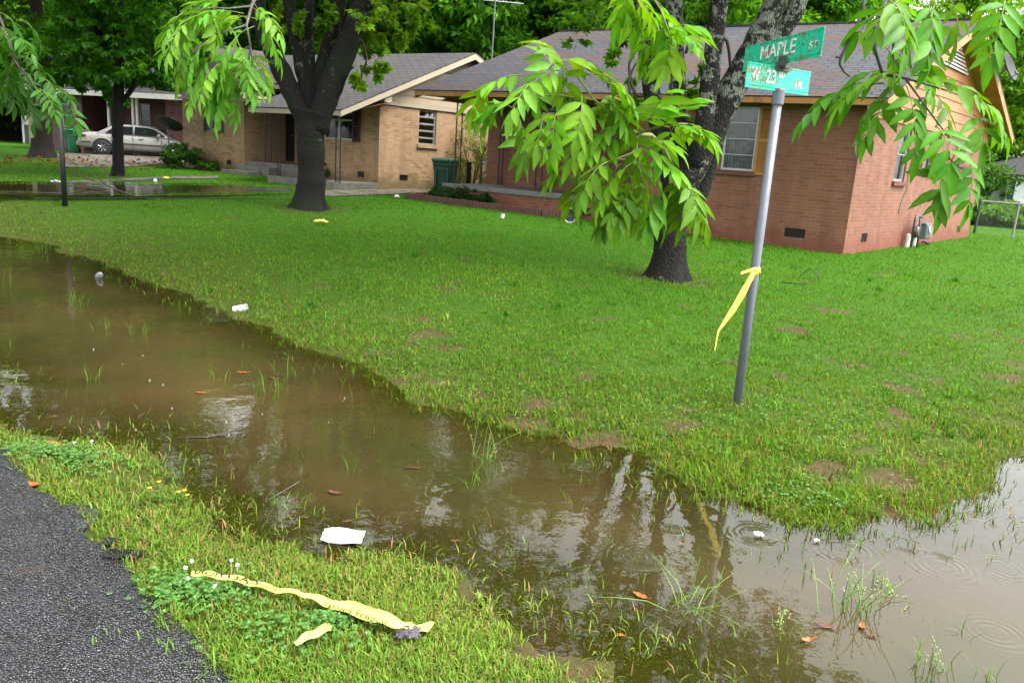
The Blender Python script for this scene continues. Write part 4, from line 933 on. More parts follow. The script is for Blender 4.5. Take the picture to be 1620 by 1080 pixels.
TWM = [[(1076, 300, YA - .3, .03), (1062, 262, YA - 2.5, .026), (1048, 232, 6.2, .02), (1030, 214, 4.6, .013), (1008, 212, 3.9, .009), (988, 200, 3.65, .007), (940, 158, 3.6, .005), (912, 120, 3.6, .004), (890, 106, 3.6, .003)],
       [(1008, 212, 3.9, .008), (1006, 240, 3.7, .006), (1012, 262, 3.6, .004), (1040, 300, 3.6, .003)], [(940, 158, 3.6, .005), (880, 150, 3.58, .004), (815, 156, 3.55, .003)], [(1008, 212, 3.9, .007), (1056, 196, 3.6, .005), (1088, 196, 3.6, .003)],
       [(1006, 240, 3.7, .006), (962, 256, 3.6, .004), (922, 290, 3.6, .003)], [(1012, 262, 3.6, .004), (1060, 270, 3.6, .003), (1082, 290, 3.6, .002)]]
bough(tA, LM, TWM, 3.6, (.112, .29, .016), .112, 21, M['green_twig'], extra=34)
LT = [(1000, -2, 976, 34), (1008, 0, 1012, 44), (1036, 0, 1066, 52), (1030, 12, 1044, 52), (1058, 48, 1100, 42), (1040, 58, 1018, 84), (1060, 72, 1052, 104), (1046, 12, 1052, 66), (1062, 55, 1098, 66), (1000, -6, 1030, 26), (1056, 70, 1075, 100), (980, -20, 990, 20)]
bough(tA, LT, [[(1130, -40, 5., .012), (1060, -30, 3.8, .008), (1030, -8, 3.6, .005), (1045, 15, 3.6, .004), (1058, 50, 3.6, .003), (1060, 72, 3.6, .002)], [(1030, -8, 3.6, .005), (1002, -4, 3.6, .003)]], 3.6, (.105, .29, .012), .11, 22, M['green_twig'], extra=4)
LR = [(1430, 116, 1332, 162), (1400, 132, 1322, 178), (1426, 122, 1386, 188), (1440, 112, 1470, 140), (1434, 136, 1448, 240), (1420, 160, 1372, 214), (1480, 130, 1545, 152), (1470, 142, 1458, 202), (1480, 150, 1502, 190), (1522, 150, 1590, 212), (1540, 182, 1556, 224), (1502, 198, 1478, 256), (1520, 236, 1532, 322), (1512, 240, 1488, 302), (1404, -6, 1444, 44), (1400, -2, 1432, 72), (1430, -4, 1386, 46), (1462, -4, 1466, 92), (1456, 42, 1438, 78), (1500, -4, 1512, 66), (1546, -4, 1562, 66), (1590, -6, 1568, 92), (1446, 120, 1500, 128), (1440, 60, 1420, 110), (1480, 200, 1505, 262), (1412, 118, 1350, 128)]
TWR = [[(1405, -120, 4.6, .014), (1392, -40, 3.6, .010), (1404, -2, 3.2, .008), (1384, 38, 3.1, .007), (1384, 78, 3.1, .0065), (1396, 118, 3.1, .006), (1432, 124, 3.08, .005), (1482, 138, 3.1, .004), (1522, 152, 3.1, .003)], [(1432, 124, 3.08, .004), (1480, 190, 3.05, .003), (1515, 235, 3.05, .002)],
       [(1404, -2, 3.2, .006), (1440, -20, 3.1, .006), (1500, -12, 3.1, .005), (1590, -14, 3.1, .004)]]
bough(tA, LR, TWR, 3.1, (.075, .24, .011), .104, 23, M['bare_twig'], extra=6)
bts = [MB(), MB()]
for bi, t in enumerate(([(1368, -20, 3.2, .007), (1366, 20, 3.2, .006), (1358, 35, 3.2, .006), (1338, 72, 3.2, .0055), (1330, 92, 3.2, .006), (1328, 102, 3.2, .0045), (1336, 115, 3.2, .004), (1345, 122, 3.2, .003)], [(1366, 20, 3.2, .006), (1378, 45, 3.2, .006), (1384, 75, 3.2, .005)], [(1330, 92, 3.2, .003), (1322, 90, 3.2, .004)], [(1384, 66, 3.2, .003), (1393, 74, 3.2, .002)], [(1415, 10, 3.4, .006), (1414, 60, 3.4, .006), (1413, 100, 3.4, .005)], [(1414, 72, 3.4, .003), (1424, 80, 3.4, .002)], [(1370, 30, 3.2, .003), (1391, 42, 3.2, .002)])):
    bts[1 if bi in (4, 5) else 0].tube([at(x, y, k) for (x, y, k, r) in t], [r for (_, _, _, r) in t], 6, True, .25, 3)
for bt in bts: bt.build('bare_branch', M['bare_twig'], tA, smooth=True)

# ---- tree B: dark forked tree in front of the tan house
bB = GT(490, 331); YB = float(bB[1])
tB = empty('tree', bB, 'thick dark tree forking into five limbs in front of the tan brick house', 'tree')
mb = MB()
limb(mb, [(491, 338), (493, 300), (492, 250), (492, 205), (498, 175)], YB, [24, 21.5, 20.5, 21.5, 24], 18, 11)
limb(mb, [(488, 200), (470, 165), (448, 118), (430, 80), (415, 45), (406, 0), (390, -80), (360, -170)], YB, [16, 15, 14, 13.5, 12.5, 11, 10, 6], 14, 12)
limb(mb, [(492, 180), (482, 125), (471, 75), (460, 20), (450, -50), (440, -160)], YB + .15, [15, 12, 10.5, 9.5, 9, 5], 12, 13)
limb(mb, [(494, 175), (490, 120), (487, 60), (489, 0), (486, -100)], YB + .2, [13, 10, 9, 8, 5], 12, 14)
limb(mb, [(498, 205), (515, 160), (532, 115), (549, 72), (566, 28), (584, -15), (610, -90), (630, -190)], YB, [18, 18, 17.5, 17, 16, 15, 12, 7], 16, 15)
limb(mb, [(505, 150), (512, 100), (527, 50), (540, 0), (545, -90)], YB + .25, [14, 12, 10, 9, 6], 12, 16)
flare(mb, bB, 21 / F * YB, .5, 20, 1.8, 5)
mb.build('trunk', M['bark_b'], tB, smooth=True)
L = Leaves()
clump_leaves(L, ell_clumps((bB[0], YB, 8.2), (5.6, 5., 3.0), 120, .9), 150, .16, (.05, .17, .007), 3, .5)
clump_leaves(L, px_clumps([(575, 100, 24, 22), (590, 75, 22, 20), (600, 45, 26, 22), (565, 130, 14, 16), (620, 25, 30, 22), (640, 10, 30, 20), (560, 60, 14, 18), (605, 100, 14, 12), (580, 20, 24, 24), (520, 20, 16, 30), (440, 20, 16, 24), (470, 40, 10, 24), (576, 135, 8, 8), (660, 45, 20, 14), (630, 60, 18, 14), (595, 120, 10, 10)], YB + .3, .6), 85, .135, (.15, .32, .012), 3, .5)
L.obj('crown', M['leaf_mid'], tB)
tg = MB(); limb(tg, [(566, 50), (580, 90), (572, 120), (575, 138)], YB + .3, [2, 1.6, 1.2, .8], 6, 2); tg.build('twig', M['stick'], tB, smooth=True); tg = MB(); limb(tg, [(600, -10), (604, 20), (612, 45)], YB + .3, [2, 1.4, 1], 6, 2); tg.build('twig', M['stick'], tB, smooth=True)
LL = [(382, 32, 330, 62), (386, 22, 292, 34), (402, 42, 352, 114), (372, 62, 392, 134), (396, 72, 340, 152), (332, 12, 258, 52), (302, 32, 266, 88), (332, 62, 302, 142), (362, 92, 332, 168), (392, 92, 352, 134), (302, 6, 330, 44), (400, 12, 424, 62), (350, 5, 300, 10), (340, 40, 280, 70), (380, 110, 345, 160), (310, 70, 282, 120), (362, 20, 318, 30), (395, 100, 402, 150), (348, 100, 318, 152), (290, 20, 262, 60), (330, 20, 340, 70), (365, 75, 360, 130)]
TWL = [[(430, -60, 8., .02), (412, -20, 5.6, .012), (398, 10, 5.1, .009), (390, 40, 5., .007), (396, 72, 5., .006), (394, 92, 5., .005), (374, 120, 5., .003)], [(398, 10, 5.1, .007), (360, 14, 5., .005), (304, 10, 5., .003)], [(390, 40, 5., .006), (340, 55, 5., .004), (305, 60, 5., .003)], [(396, 72, 5., .004), (400, 100, 5., .006), (396, 115, 5., .005), (378, 122, 5., .003)]]
bough(tB, LL, TWL, 5.0, (.115, .32, .035), .105, 24, M['bare_twig'], extra=22)
LU = [(60, 120, 92, 158), (52, 130, 56, 188), (70, 150, 78, 190), (84, 146, 112, 158), (22, 100, 10, 140), (42, 108, 32, 145), (30, 90, 60, 115), (10, 50, -10, 90), (50, 105, 80, 125), (65, 155, 52, 195), (-10, 110, 12, 150), (75, 132, 104, 145), (0, 20, 30, 50), (60, 140, 88, 178), (50, 132, 36, 170), (20, 60, 50, 85), (5, 70, 30, 105), (0, 100, -20, 150), (10, 120, 22, 170), (30, 30, 60, 60), (-5, 40, 20, 75)]
bough(tB, LU, [[(-60, -120, 8., .02), (-20, -20, 6.6, .012), (5, 40, 6.2, .009), (22, 95, 6., .007), (48, 130, 6., .005), (72, 165, 6., .003)], [(22, 95, 6., .005), (10, 125, 6., .003)]], 6.0, (.03, .12, .009), .10, 25, M['stick'], extra=4)

# ---- tree C: slim dark tree beside the puddle
bC = GT(187, 279); YC = float(bC[1])
tC = empty('tree', bC, 'slim black trunked tree in front of the silver car with low dark foliage', 'tree')
mb = MB()
limb(mb, [(187, 284), (187, 250), (186, 210), (186, 170), (188, 130), (190, 90), (188, 40), (190, -40), (190, -140)], YC, [9.5, 8.2, 8, 8, 7.5, 7, 6, 5, 3], 14, 21)
limb(mb, [(188, 165), (204, 148), (214, 130), (222, 115), (240, 80)], YC, [4.5, 3.8, 3.4, 3, 2], 9, 22); limb(mb, [(188, 120), (165, 85), (150, 40), (130, -20)], YC, [5, 4, 3.4, 2], 9, 23); limb(mb, [(190, 95), (215, 50), (235, 0)], YC, [5, 4, 2.5], 9, 24)
flare(mb, bC, 8.4 / F * YC, .3, 14, 1.7, 6)
mb.build('trunk', M['bark_c'], tC, smooth=True)
L = Leaves()
clump_leaves(L, px_clumps([(rng.uniform(95, 270), rng.uniform(-60, 112), 26, 20) for _ in range(70)] + [(110, 120, 16, 14), (125, 132, 14, 10), (100, 108, 20, 16), (180, 150, 14, 14), (188, 162, 10, 8), (172, 135, 18, 14), (205, 130, 18, 10), (240, 120, 22, 12), (268, 132, 14, 9), (155, 120, 22, 14), (215, 108, 24, 14), (280, 120, 14, 12), (250, 100, 22, 14), (120, 100, 22, 16), (135, 85, 22, 18)], YC, 1.8), 95, .2, (.045, .17, .007), 3, .42)
clump_leaves(L, ell_clumps((bC[0], YC, 10.), (4.8, 4.2, 4.2), 110, .95), 100, .22, (.035, .13, .006), 3, .45)
clump_leaves(L, px_clumps([(225, 92, 30, 20), (258, 108, 28, 16), (282, 118, 22, 14), (150, 108, 26, 16), (128, 118, 22, 14), (100, 118, 24, 16), (66, 112, 26, 16), (34, 120, 26, 20), (12, 95, 26, 22), (20, 140, 24, 16), (300, 95, 20, 18), (190, 118, 24, 14), (85, 60, 30, 24), (40, 50, 30, 24), (120, 40, 30, 24), (300, 30, 26, 24), (330, 70, 20, 20)], YC - 1., .5), 110, .2, (.05, .18, .008), 3, .45)
L.obj('crown', M['leaf_mid'], tC)

# ---- tree D: old stump-footed tree at the far left
bD = GT(68, 249); YD = float(bD[1])
tD = empty('tree', bD, 'broad grey brown tree with a split flared foot, far left beside the green bin', 'tree')
mb = MB()
limb(mb, [(66, 256), (68, 230), (68, 200), (64, 165), (62, 120), (60, 60), (55, -30), (50, -120)], YD, [18, 15, 13, 11.5, 10, 9, 7, 4], 16, 31)
limb(mb, [(63, 120), (85, 80), (110, 30), (130, -40)], YD, [7, 5, 4, 2.5], 10, 32); limb(mb, [(62, 110), (30, 60), (5, 10)], YD, [7, 5, 3], 10, 33)
flare(mb, bD, 15 / F * YD, .7, 18, 1.75, 7)
mb.build('trunk', M['bark_d'], tD, smooth=True)
L = Leaves()
clump_leaves(L, px_clumps([(rng.uniform(-70, 150), rng.uniform(-90, 95), 34, 24) for _ in range(60)] + [(95, 75, 20, 14), (55, 105, 22, 12), (20, 95, 26, 14)], YD, 2.5), 80, .25, (.055, .17, .006), 3, .45); clump_leaves(L, ell_clumps((bD[0], YD, 12.), (5.5, 5., 4.6), 110, 1.1), 90, .28, (.055, .17, .006), 3, .45)
L.obj('crown', M['leaf_mid'], tD)

# ---- trees far behind the houses: two kinds, copied
def far_tree(seed, h, r, base, per, size, nc):
    global rng
    keep = rng; rng = np.random.default_rng(seed)
    root = empty('tree', (0, 0, 0), 'x', 'tree')
    mb = MB(); pts = [v3(.15 * math.sin(i), .12 * math.cos(i * 1.7), i * h * .11 - .3) for i in range(9)]; mb.tube(pts, [.34 * (1 - i / 11) for i in range(9)], 9, True, .15, seed)
    for k in range(6):
        a = rng.uniform(0, 6.28); z = h * rng.uniform(.25, .6); p0 = v3(0, 0, z); p1 = v3(math.cos(a) * r * .35, math.sin(a) * r * .35, z + h * .12); p2 = v3(math.cos(a) * r * .75, math.sin(a) * r * .75, z + h * .22); mb.tube([p0, p1, p2], [.14, .1, .04], 7, True, .1, k)
    mb.build('trunk', M['bark_c'], root, smooth=True)
    L = Leaves(); cl = ell_clumps((0, 0, h * .6), (r, r, h * .42), nc, r * .26, .6, .5)
    clump_leaves(L, cl, per, size, base, 1, .55, .3, .5); L.obj('crown', M['leaf_far'], root)
    rng = keep; return root
protos = [far_tree(101, 17, 5.2, (.1, .28, .014), 230, .36, 170), far_tree(102, 15, 4.6, (.17, .38, .022), 230, .34, 150), far_tree(103, 19, 5.6, (.075, .22, .012), 230, .38, 170)]
spots = [(-19.5, 20.5, 2, 'tall leafy tree whose crown hangs into the top left corner'), (-62, 60, 2, 'dark green tree at the far left edge behind the carport'), (-52, 56, 0, 'leafy tree behind the carport roof'), (-43, 58, 2, 'dark tree rising left of the dark brick house'), (-35, 53, 1, 'bright tree behind the left end of the dark brick house'), (-28, 57, 0, 'full tree behind the dark brick house roof'), (-21, 50, 2, 'deep green tree behind the tan house front gable'), (-15, 55, 1, 'yellow green tree behind the middle of the tan house roof'), (-9.5, 49, 2, 'dark tree behind the right half of the tan house ridge'), (-4, 54, 0, 'tree showing behind the tan house gable peak'), (1, 47, 2, 'dark tree beside the antenna mast'), (6, 53, 1, 'pale green tree behind the left end of the red house roof'), (11, 48, 0, 'tree behind the mossy red house roof'), (17, 55, 2, 'dark tree behind the middle of the red house ridge'), (36, 62, 1, 'bright tree behind the white house'), (44, 58, 1, 'bright green tree right of the white house'), (31.5, 58, 1, 'bright tree between the orange gable and the white house'), (52, 64, 0, 'tree at the far right edge'), (-72, 70, 0, 'tree seen furthest left in the background'), (-57, 68, 2, 'tall dark tree filling the gap behind the carport'), (-46, 68, 0, 'second row tree left of the dark brick house'), (-38, 66, 2, 'second row tree behind the dark brick house'), (-30, 67, 0, 'second row tree behind the right end of the dark brick house'), (-22, 64, 2, 'second row tree behind the tan house front gable'), (-13, 66, 0, 'second row tree behind the tan house ridge'), (-5, 66, 2, 'second row tree left of the antenna mast'), (3, 62, 0, 'second row tree right of the antenna mast'), (11, 64, 2, 'second row tree behind the mossy roof'), (18.5, 66, 0, 'second row tree behind the red house ridge middle')]
for i, (x, y, k, lb) in enumerate(spots):
    o = protos[k] if not protos[k].get('used') else copy_tree(protos[k]); protos[k]['used'] = 1
    o.location = (x, y, tz(x, y)); s = .85 + .3 * ((i * 37) % 11) / 10; o.scale = (s, s, s); o.rotation_euler = (0, 0, i * 1.9); tag(o, lb, 'tree', 'trees behind the houses')
for o in bpy.data.objects:
    if 'used' in o: del o['used']

# ---- bushes
def bush(name, px, py, w, h, base, n, size, label, lobes=1, wr=.5, stems=6, spiky=False, cat='bush', mat='leaf_mid', z=None, xyz=None):
    p = GT(px, py) if xyz is None else np.array(xyz)
    o = empty(name, p, label, cat); mb = MB()
    for k in range(stems):
        a = rng.uniform(0, 6.28); q = v3(math.cos(a) * w * .3, math.sin(a) * w * .3, h * rng.uniform(.5, .85)); mb.tube([p + v3(0, 0, -.05), p + q * .5 + v3(0, 0, h * .1), p + q], [.012, .009, .004], 5)
    mb.build('stem', M['stick'], o); L = Leaves()
    cl = []
    for k in range(n):
        a = rng.uniform(0, 6.28); rr_ = math.sqrt(rng.random()) * w * .5; zz = h * (.12 + .85 * rng.random() * (1 - .55 * (rr_ / (w * .5)) ** 2)); cl.append((p + v3(rr_ * math.cos(a), rr_ * math.sin(a), zz), (w * .14, w * .14, h * .1)))
    clump_leaves(L, cl, 110, size, base, lobes, wr, .35, -.2 if spiky else .2); L.obj('foliage', M[mat], o); return o
q = B(9.15, .1, 0); q[2] = tz(q[0], q[1]) + .05; bush('bush', 0, 0, 1.35, .9, (.035, .11, .013), 46, .09, 'rounded dark green bush at the left corner of the tan house', xyz=q)
q = B(8.2, .35, 0); q[2] = tz(q[0], q[1]) + .05; bush('bush', 0, 0, .7, .45, (.07, .19, .02), 14, .07, 'low bright bush right of the rounded bush by the tan wall', xyz=q)
bush('bush', 513, 290, .7, .75, (.06, .15, .02), 16, .08, 'small leafy bush at the tan house porch right of the forked tree')
pbz = B(-.75, 3.0, 0); pbz[2] = tz(pbz[0], pbz[1]); bush('bush', 0, 0, 1.9, 2.25, (.16, .2, .028), 85, .085, 'feathery yellow green shrub against the tan gable wall behind the dark green bin', wr=.24, stems=14, spiky=True, xyz=pbz)
pbz = B(-.9, 4.4, 0); pbz[2] = tz(pbz[0], pbz[1]); bush('plant', 0, 0, .8, .55, (.035, .13, .02), 16, .22, 'dark strap leaved plant beside the chain link gate', wr=.16, spiky=True, cat='plant', xyz=pbz)
for i, (u, lb) in enumerate(((9.45, 'clipped low shrub at the left end of the porch bed'), (8.95, 'clipped low shrub in the middle of the porch bed'), (8.45, 'clipped low shrub at the right end of the porch bed'))):
    q = A(u, -.38, 0); q[2] = tz(q[0], q[1]) + .03; bush('shrub', 0, 0, .72, .42, (.018, .07, .01), 26, .05, lb, xyz=q, cat='shrub')
for i, (a, b, w_, h_, lb) in enumerate(((1575, 342, 3.2, 1.1, 'wide weedy bush right behind the chain link fence'), (1612, 336, 3., 1., 'leafy bush in front of the white house wall'), (1550, 330, 2.0, 1.0, 'bush beside the fence corner behind the red house'))):
    q = at(a, b, 31.); q[2] = tz(q[0], q[1]); bush('bush', 0, 0, w_, h_, (.085, .2, .03), 40, .16, lb, xyz=q, mat='leaf_far')
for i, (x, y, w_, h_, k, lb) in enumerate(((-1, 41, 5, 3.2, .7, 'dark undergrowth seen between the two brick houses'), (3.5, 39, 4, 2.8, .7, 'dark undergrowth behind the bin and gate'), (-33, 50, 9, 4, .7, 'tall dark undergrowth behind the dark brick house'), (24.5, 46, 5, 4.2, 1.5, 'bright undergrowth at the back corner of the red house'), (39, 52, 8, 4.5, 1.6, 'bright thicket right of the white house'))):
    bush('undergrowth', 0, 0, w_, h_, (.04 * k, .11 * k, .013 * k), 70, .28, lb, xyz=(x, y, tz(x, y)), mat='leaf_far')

# ------------------------------------------------------------------ street sign
def text_verts(s, size, font_sx=.72):
    """outline of a word as mesh data in its own plane (x right, y up), centred"""
    cu = bpy.data.curves.new('lettering', 'FONT'); cu.body = s; cu.size = size; cu.align_x = 'CENTER'; cu.align_y = 'CENTER'; cu.resolution_u = 3; cu.offset = size * .012
    ob = bpy.data.objects.new('lettering', cu); me = bpy.data.meshes.new_from_object(ob)
    v = np.array([tuple(q.co) for q in me.vertices]); f = [tuple(p.vertices) for p in me.polygons]
    bpy.data.objects.remove(ob); bpy.data.curves.remove(cu); bpy.data.meshes.remove(me)
    v[:, 0] *= font_sx; return v, f
pole_b = GT(1166, 638); pz = zat(1231, 152, pole_b[:2])
sgn = empty('street_sign', pole_b, 'grey steel street sign pole with two crossed green name blades at its top', 'street sign')
mb = MB(); mb.tube([pole_b + v3(0, 0, -.3), pole_b + v3(0, 0, .7), pole_b + v3(0, 0, pz - pole_b[2])], .030, 24); mb.build('pole', M['steel'], sgn, smooth=True)
mb = MB(); top = v3(pole_b[0], pole_b[1], pz); mb.lathe([(.0, -.055), (.036, -.055), (.038, -.05), (.038, .035), (.034, .045), (0, .045)], 24, top)
mb.build('pole_cap', M['steel'], sgn)
d1 = unit(v3(-.186, .983, 0)); d2 = unit(v3(.857, .515, 0))
m = N('street sign green'); p = m.coord('Object'); rl = m.n('SeparateColor', {0: m.attr('Col')}).outputs[0]
g = m.mix(m.noise(p, 9, 3), (.0, .50, .28), (.025, .66, .42))
rs = m.math('ADD', m.noise(p, 46, 6, .72), m.math('MULTIPLY', m.math('SUBTRACT', m.noise(p, 9, 3), .5), .55))
rcol = m.mix(m.noise(p, 60, 3), (.05, .055, .03), (.22, .19, .1))
g2 = m.mix(m.ramp(m.noise(p, 75, 4, .7), [(.56, 0.), (.62, .75)]), g, (.006, .10, .06)); g2 = m.mix(m.ramp(rs, [(.535, 0.), (.57, .9)]), g2, rcol)
M['sign_green'] = m.done(m.bsdf(g2, .38, m.bump(rs, .15, .002)))
m = N('street sign lettering'); p = m.coord('Object'); rs = m.math('ADD', m.noise(p, 46, 6, .72), m.math('MULTIPLY', m.math('SUBTRACT', m.noise(p, 9, 3), .5), .6))
M['sign_white'] = m.done(m.bsdf(m.mix(m.ramp(rs, [(.555, 0.), (.6, .9)]), (.85, .83, .78), m.mix(m.noise(p, 60, 3), (.12, .09, .04), (.36, .27, .13))), .4))
def blade_panel(d, lpx, rpx, hgt, zc, words, label):
    c = top.copy(); a0 = float((onplane(lpx[0], lpx[1], c, d) - c) @ d); a1 = float((onplane(rpx[0], rpx[1], c, d) - c) @ d)
    fl = a0 > a1; nrm = np.cross(d, (0, 0, 1)); 
    if nrm @ (CP - c) < 0: nrm = -nrm
    rt = np.cross((0, 0, 1), nrm)               # reading direction
    s0, s1 = sorted((a0 * (d @ rt), a1 * (d @ rt))); z0 = zc - hgt / 2
    P = lambda s, z, k=0.: v3(c[0], c[1], 0) + rt * s + v3(0, 0, z) + nrm * k
    mb = MB(); mb.box(P(s0, z0, -.0015), rt * (s1 - s0), nrm * .003, (0, 0, hgt)); mb.box(P(s0, z0 + hgt * .13, .0015), rt * (s1 - s0), nrm * .0035, (0, 0, .004)); mb.box(P(s0, z0, -.003), rt * (s1 - s0), nrm * .007, (0, 0, .008)); mb.box(P(s0, z0 + hgt - .008, -.003), rt * (s1 - s0), nrm * .007, (0, 0, .008))
    o = mb.build('name_blade', M['sign_green'], sgn, bevel=.0015); o['label'] = label
    tm = MB()
    for (w, size, fs, fz, sx_) in words:
        v, f = text_verts(w, size * hgt, sx_); s = s0 + (s1 - s0) * fs
        tm.add([P(s + q[0], z0 + hgt * fz + q[1], .004) for q in v], f)
    tm.build('lettering', M['sign_white'], o)
    return s0, s1
zm = zat(1240, 80, pole_b[:2]); zn = zat(1231, 126, pole_b[:2])
r1_ = blade_panel(d1, (1177, 98), (1302, 67), .165, zm, [('MAPLE', .72, .47, .56, 1.35), ('ST', .36, .905, .45, 1.5)], 'green name blade reading MAPLE ST')
r2_ = blade_panel(d2, (1180.5, 117), (1280, 134), .150, zn, [('W', .74, .135, .55, .62), ('23', .78, .375, .53, .8), ('RD', .36, .535, .68, .7), ('AVE', .38, .82, .38, .68)], 'green name blade reading W 23RD AVE')
mb = MB(); zb0 = zn + .06; zb1 = zm - .07
mb.box(top * np.array([1, 1, 0]) + v3(0, 0, zb0) - d1 * .07 - d2 * .02, d1 * .14, d2 * .04, (0, 0, max(.03, zb1 - zb0))); mb.box(top * np.array([1, 1, 0]) + v3(0, 0, zb0 - .012) - d2 * .06 - d1 * .016, d2 * .12, d1 * .032, (0, 0, .035))
for s in (-1, 1): mb.box(top * np.array([1, 1, 0]) + v3(0, 0, zb1 - .01) - d1 * .045 + d2 * (s * .012 - .003), d1 * .09, d2 * .006, (0, 0, .045))
mb.build('bracket', M['dark_steel'], sgn, bevel=.003)

# ------------------------------------------------------------------ caution tape
def ribbon(pts, wid, th=.0012, sub=5, wob=.0):
    """pts: centre, width vector; smooth strip with thickness"""
    mb = MB(); C = []; W = []
    for i in range(len(pts) - 1):
        for j in range(sub):
            t = j / sub; t2 = t * t * (3 - 2 * t); C.append(pts[i][0] * (1 - t) + pts[i + 1][0] * t); W.append(pts[i][1] * (1 - t2) + pts[i + 1][1] * t2)
    C.append(pts[-1][0]); W.append(pts[-1][1]); n = len(C); nx = 5; vs = []
    N_ = []
    for i in range(n):
        t = unit(C[min(i + 1, n - 1)] - C[max(i - 1, 0)]); nn = unit(np.cross(t, W[i])); N_.append(nn)
        for k in range(nx): f = k / (nx - 1) - .5; vs.append(C[i] + W[i] * f + nn * wob * math.sin(i * .8 + k * 1.7))
    fs = [(i * nx + k, i * nx + k + 1, (i + 1) * nx + k + 1, (i + 1) * nx + k) for i in range(n - 1) for k in range(nx - 1)]
    mb.add(vs, fs); return mb, C, W, N_
def solid(o, th=.0015):
    s = o.modifiers.new('thick', 'SOLIDIFY'); s.thickness = th; return o
def tape_words(C, W, N_, word, i0, i1, frac=.0, scale=.7, flip=False, off=.003, side=1):
    """letters that follow the strip between two stations"""
    v, f = text_verts(word, 1., 1.); v = v / np.array([np.ptp(v[:, 0]), np.ptp(v[:, 1]), 1]); out = []
    for q in v:
        s = (q[0] + .5); u = q[1]
        if flip: s = 1 - s; u = -u
        x = i0 + s * (i1 - i0); k = int(min(len(C) - 2, max(0, math.floor(x)))); t = x - k
        c = C[k] * (1 - t) + C[k + 1] * t; w = W[k] * (1 - t) + W[k + 1] * t; out.append(c + w * (frac + u * scale) + N_[k] * off * side)
    return MB().add(out, f)
Yp = float(pole_b[1])
tp = lambda x, y, dy=0.: at(x, y, Yp - .035 + dy)
def wv(x0, y0, x1, y1, dy=0.): return tp(x1, y1, dy) - tp(x0, y0, dy)
tape = empty('caution_tape', tp(1160, 480), 'yellow caution tape knotted round the street sign pole with one end blowing left', 'tape')
seq = [((1198, 427), (1202, 420)), ((1189, 426), (1194, 438)), ((1180, 441), (1189, 446)), ((1166, 463), (1177, 470)), ((1151, 489), (1161, 495)), ((1139, 509), (1145, 513)), ((1131.5, 522), (1135, 524)), ((1128, 538), (1130.5, 538.6)), ((1125, 555), (1127, 555.5))]
pts = [((tp(*a) + tp(*b)) / 2 - FWD * .01 * i, (tp(*b) - tp(*a)) * .8) for i, (a, b) in enumerate(seq)]
mb, C_, W_, Nn = ribbon(pts, .03, wob=.0015); solid(mb.build('streamer', M['tape'], tape, smooth=True))
tape_words(C_, W_, Nn, 'CAUTION CAUTION', 11, 30, -.2, .3, side=-1).build('lettering', M['ink'], tape)
mb = MB(); zt = zat(1190, 428, pole_b[:2]); rr0 = .0325; n = 24
pr_ = [(rr0 + .002 * math.sin(3 * a), a) for a in np.linspace(0, 2 * math.pi, n + 1)]
vs = []
for (r, a) in pr_: vs += [pole_b * np.array([1, 1, 0]) + v3(r * math.cos(a), r * math.sin(a), zt - .016 + .012 * math.sin(a + .4)), pole_b * np.array([1, 1, 0]) + v3(r * 1.04 * math.cos(a), r * 1.04 * math.sin(a), zt + .016 + .012 * math.sin(a + .4))]
mb.add(vs, [(2 * i, 2 * i + 2, 2 * i + 3, 2 * i + 1) for i in range(n)]); solid(mb.build('loop', M['tape'], tape, smooth=True))
kp = [((1202, 424), (1203, 433)), ((1193, 423), (1194, 429)), ((1183, 426), (1185, 431)), ((1172, 430), (1175, 434)), ((1170, 432), (1172, 435))]
mb, c2, w2, n2 = ribbon([((tp(*a) + tp(*b)) / 2 - FWD * .012, tp(*b) - tp(*a)) for a, b in kp], .03); solid(mb.build('knot_end', M['tape_pale'], tape, smooth=True)); tape_words(c2, w2, n2, 'O', 1.0, 3.6, 0, .8, side=-1, off=.004).build('lettering', M['ink'], tape)

def gtape(seq, name, label, mat, words=(), lift=.055, wob=.0045):
    """tape lying on the grass: pixel pairs across its width"""
    pts = []
    for i, (a, b) in enumerate(seq):
        z0 = GT(*a)[2] + lift; A0 = G(a[0], a[1], z0 + .012 * math.sin(i * 1.3)); B0 = G(b[0], b[1], z0 + .004); pts.append(((A0 + B0) / 2, B0 - A0))
    mb, C, W, Nq = ribbon(pts, .03, wob=wob); o = empty(name, pts[0][0], label, 'tape')
    solid(mb.build('strip', mat, o, smooth=True))
    for (w, i0, i1, fr, sc, fl) in words:
        k = Nq[int((i0 + i1) / 2)]; tape_words(C, W, Nq, w, i0, i1, fr, sc, fl, .0045, 1 if k[2] > 0 else -1).build('lettering', M['ink'], o)
    return o
gtape([((303, 901), (302, 909)), ((330, 903), (326, 911)), ((352, 907), (349, 915)), ((385, 912), (381, 921)), ((410, 920), (407, 928)), ((440, 928), (436, 936)), ((466, 932), (463, 938)), ((490, 938), (487, 945)), ((520, 945), (513, 957)), ((560, 952), (549, 970)), ((600, 962), (588, 982)), ((628, 976), (616, 990)), ((645, 985), (640, 994)), ((660, 986), (654, 998)), ((687, 984), (677, 999))], 'caution_tape', 'long strip of yellow caution tape lying across the near grass verge', M['tape_pale'], [('CAUTION', 1, 20, .08, .75, True), ('CAUTION', 21, 32, .3, .35, True), ('DO NOT CROSS', 40, 54, .42, .3, True)])
gtape([((464, 1014), (468, 1019)), ((478, 1003), (484, 1013)), ((498, 993), (506, 1004)), ((516, 986), (523, 996)), ((521, 986), (524, 990))], 'tape_scrap', 'short torn scrap of yellow tape below the long strip on the verge', M['tape_pale'])

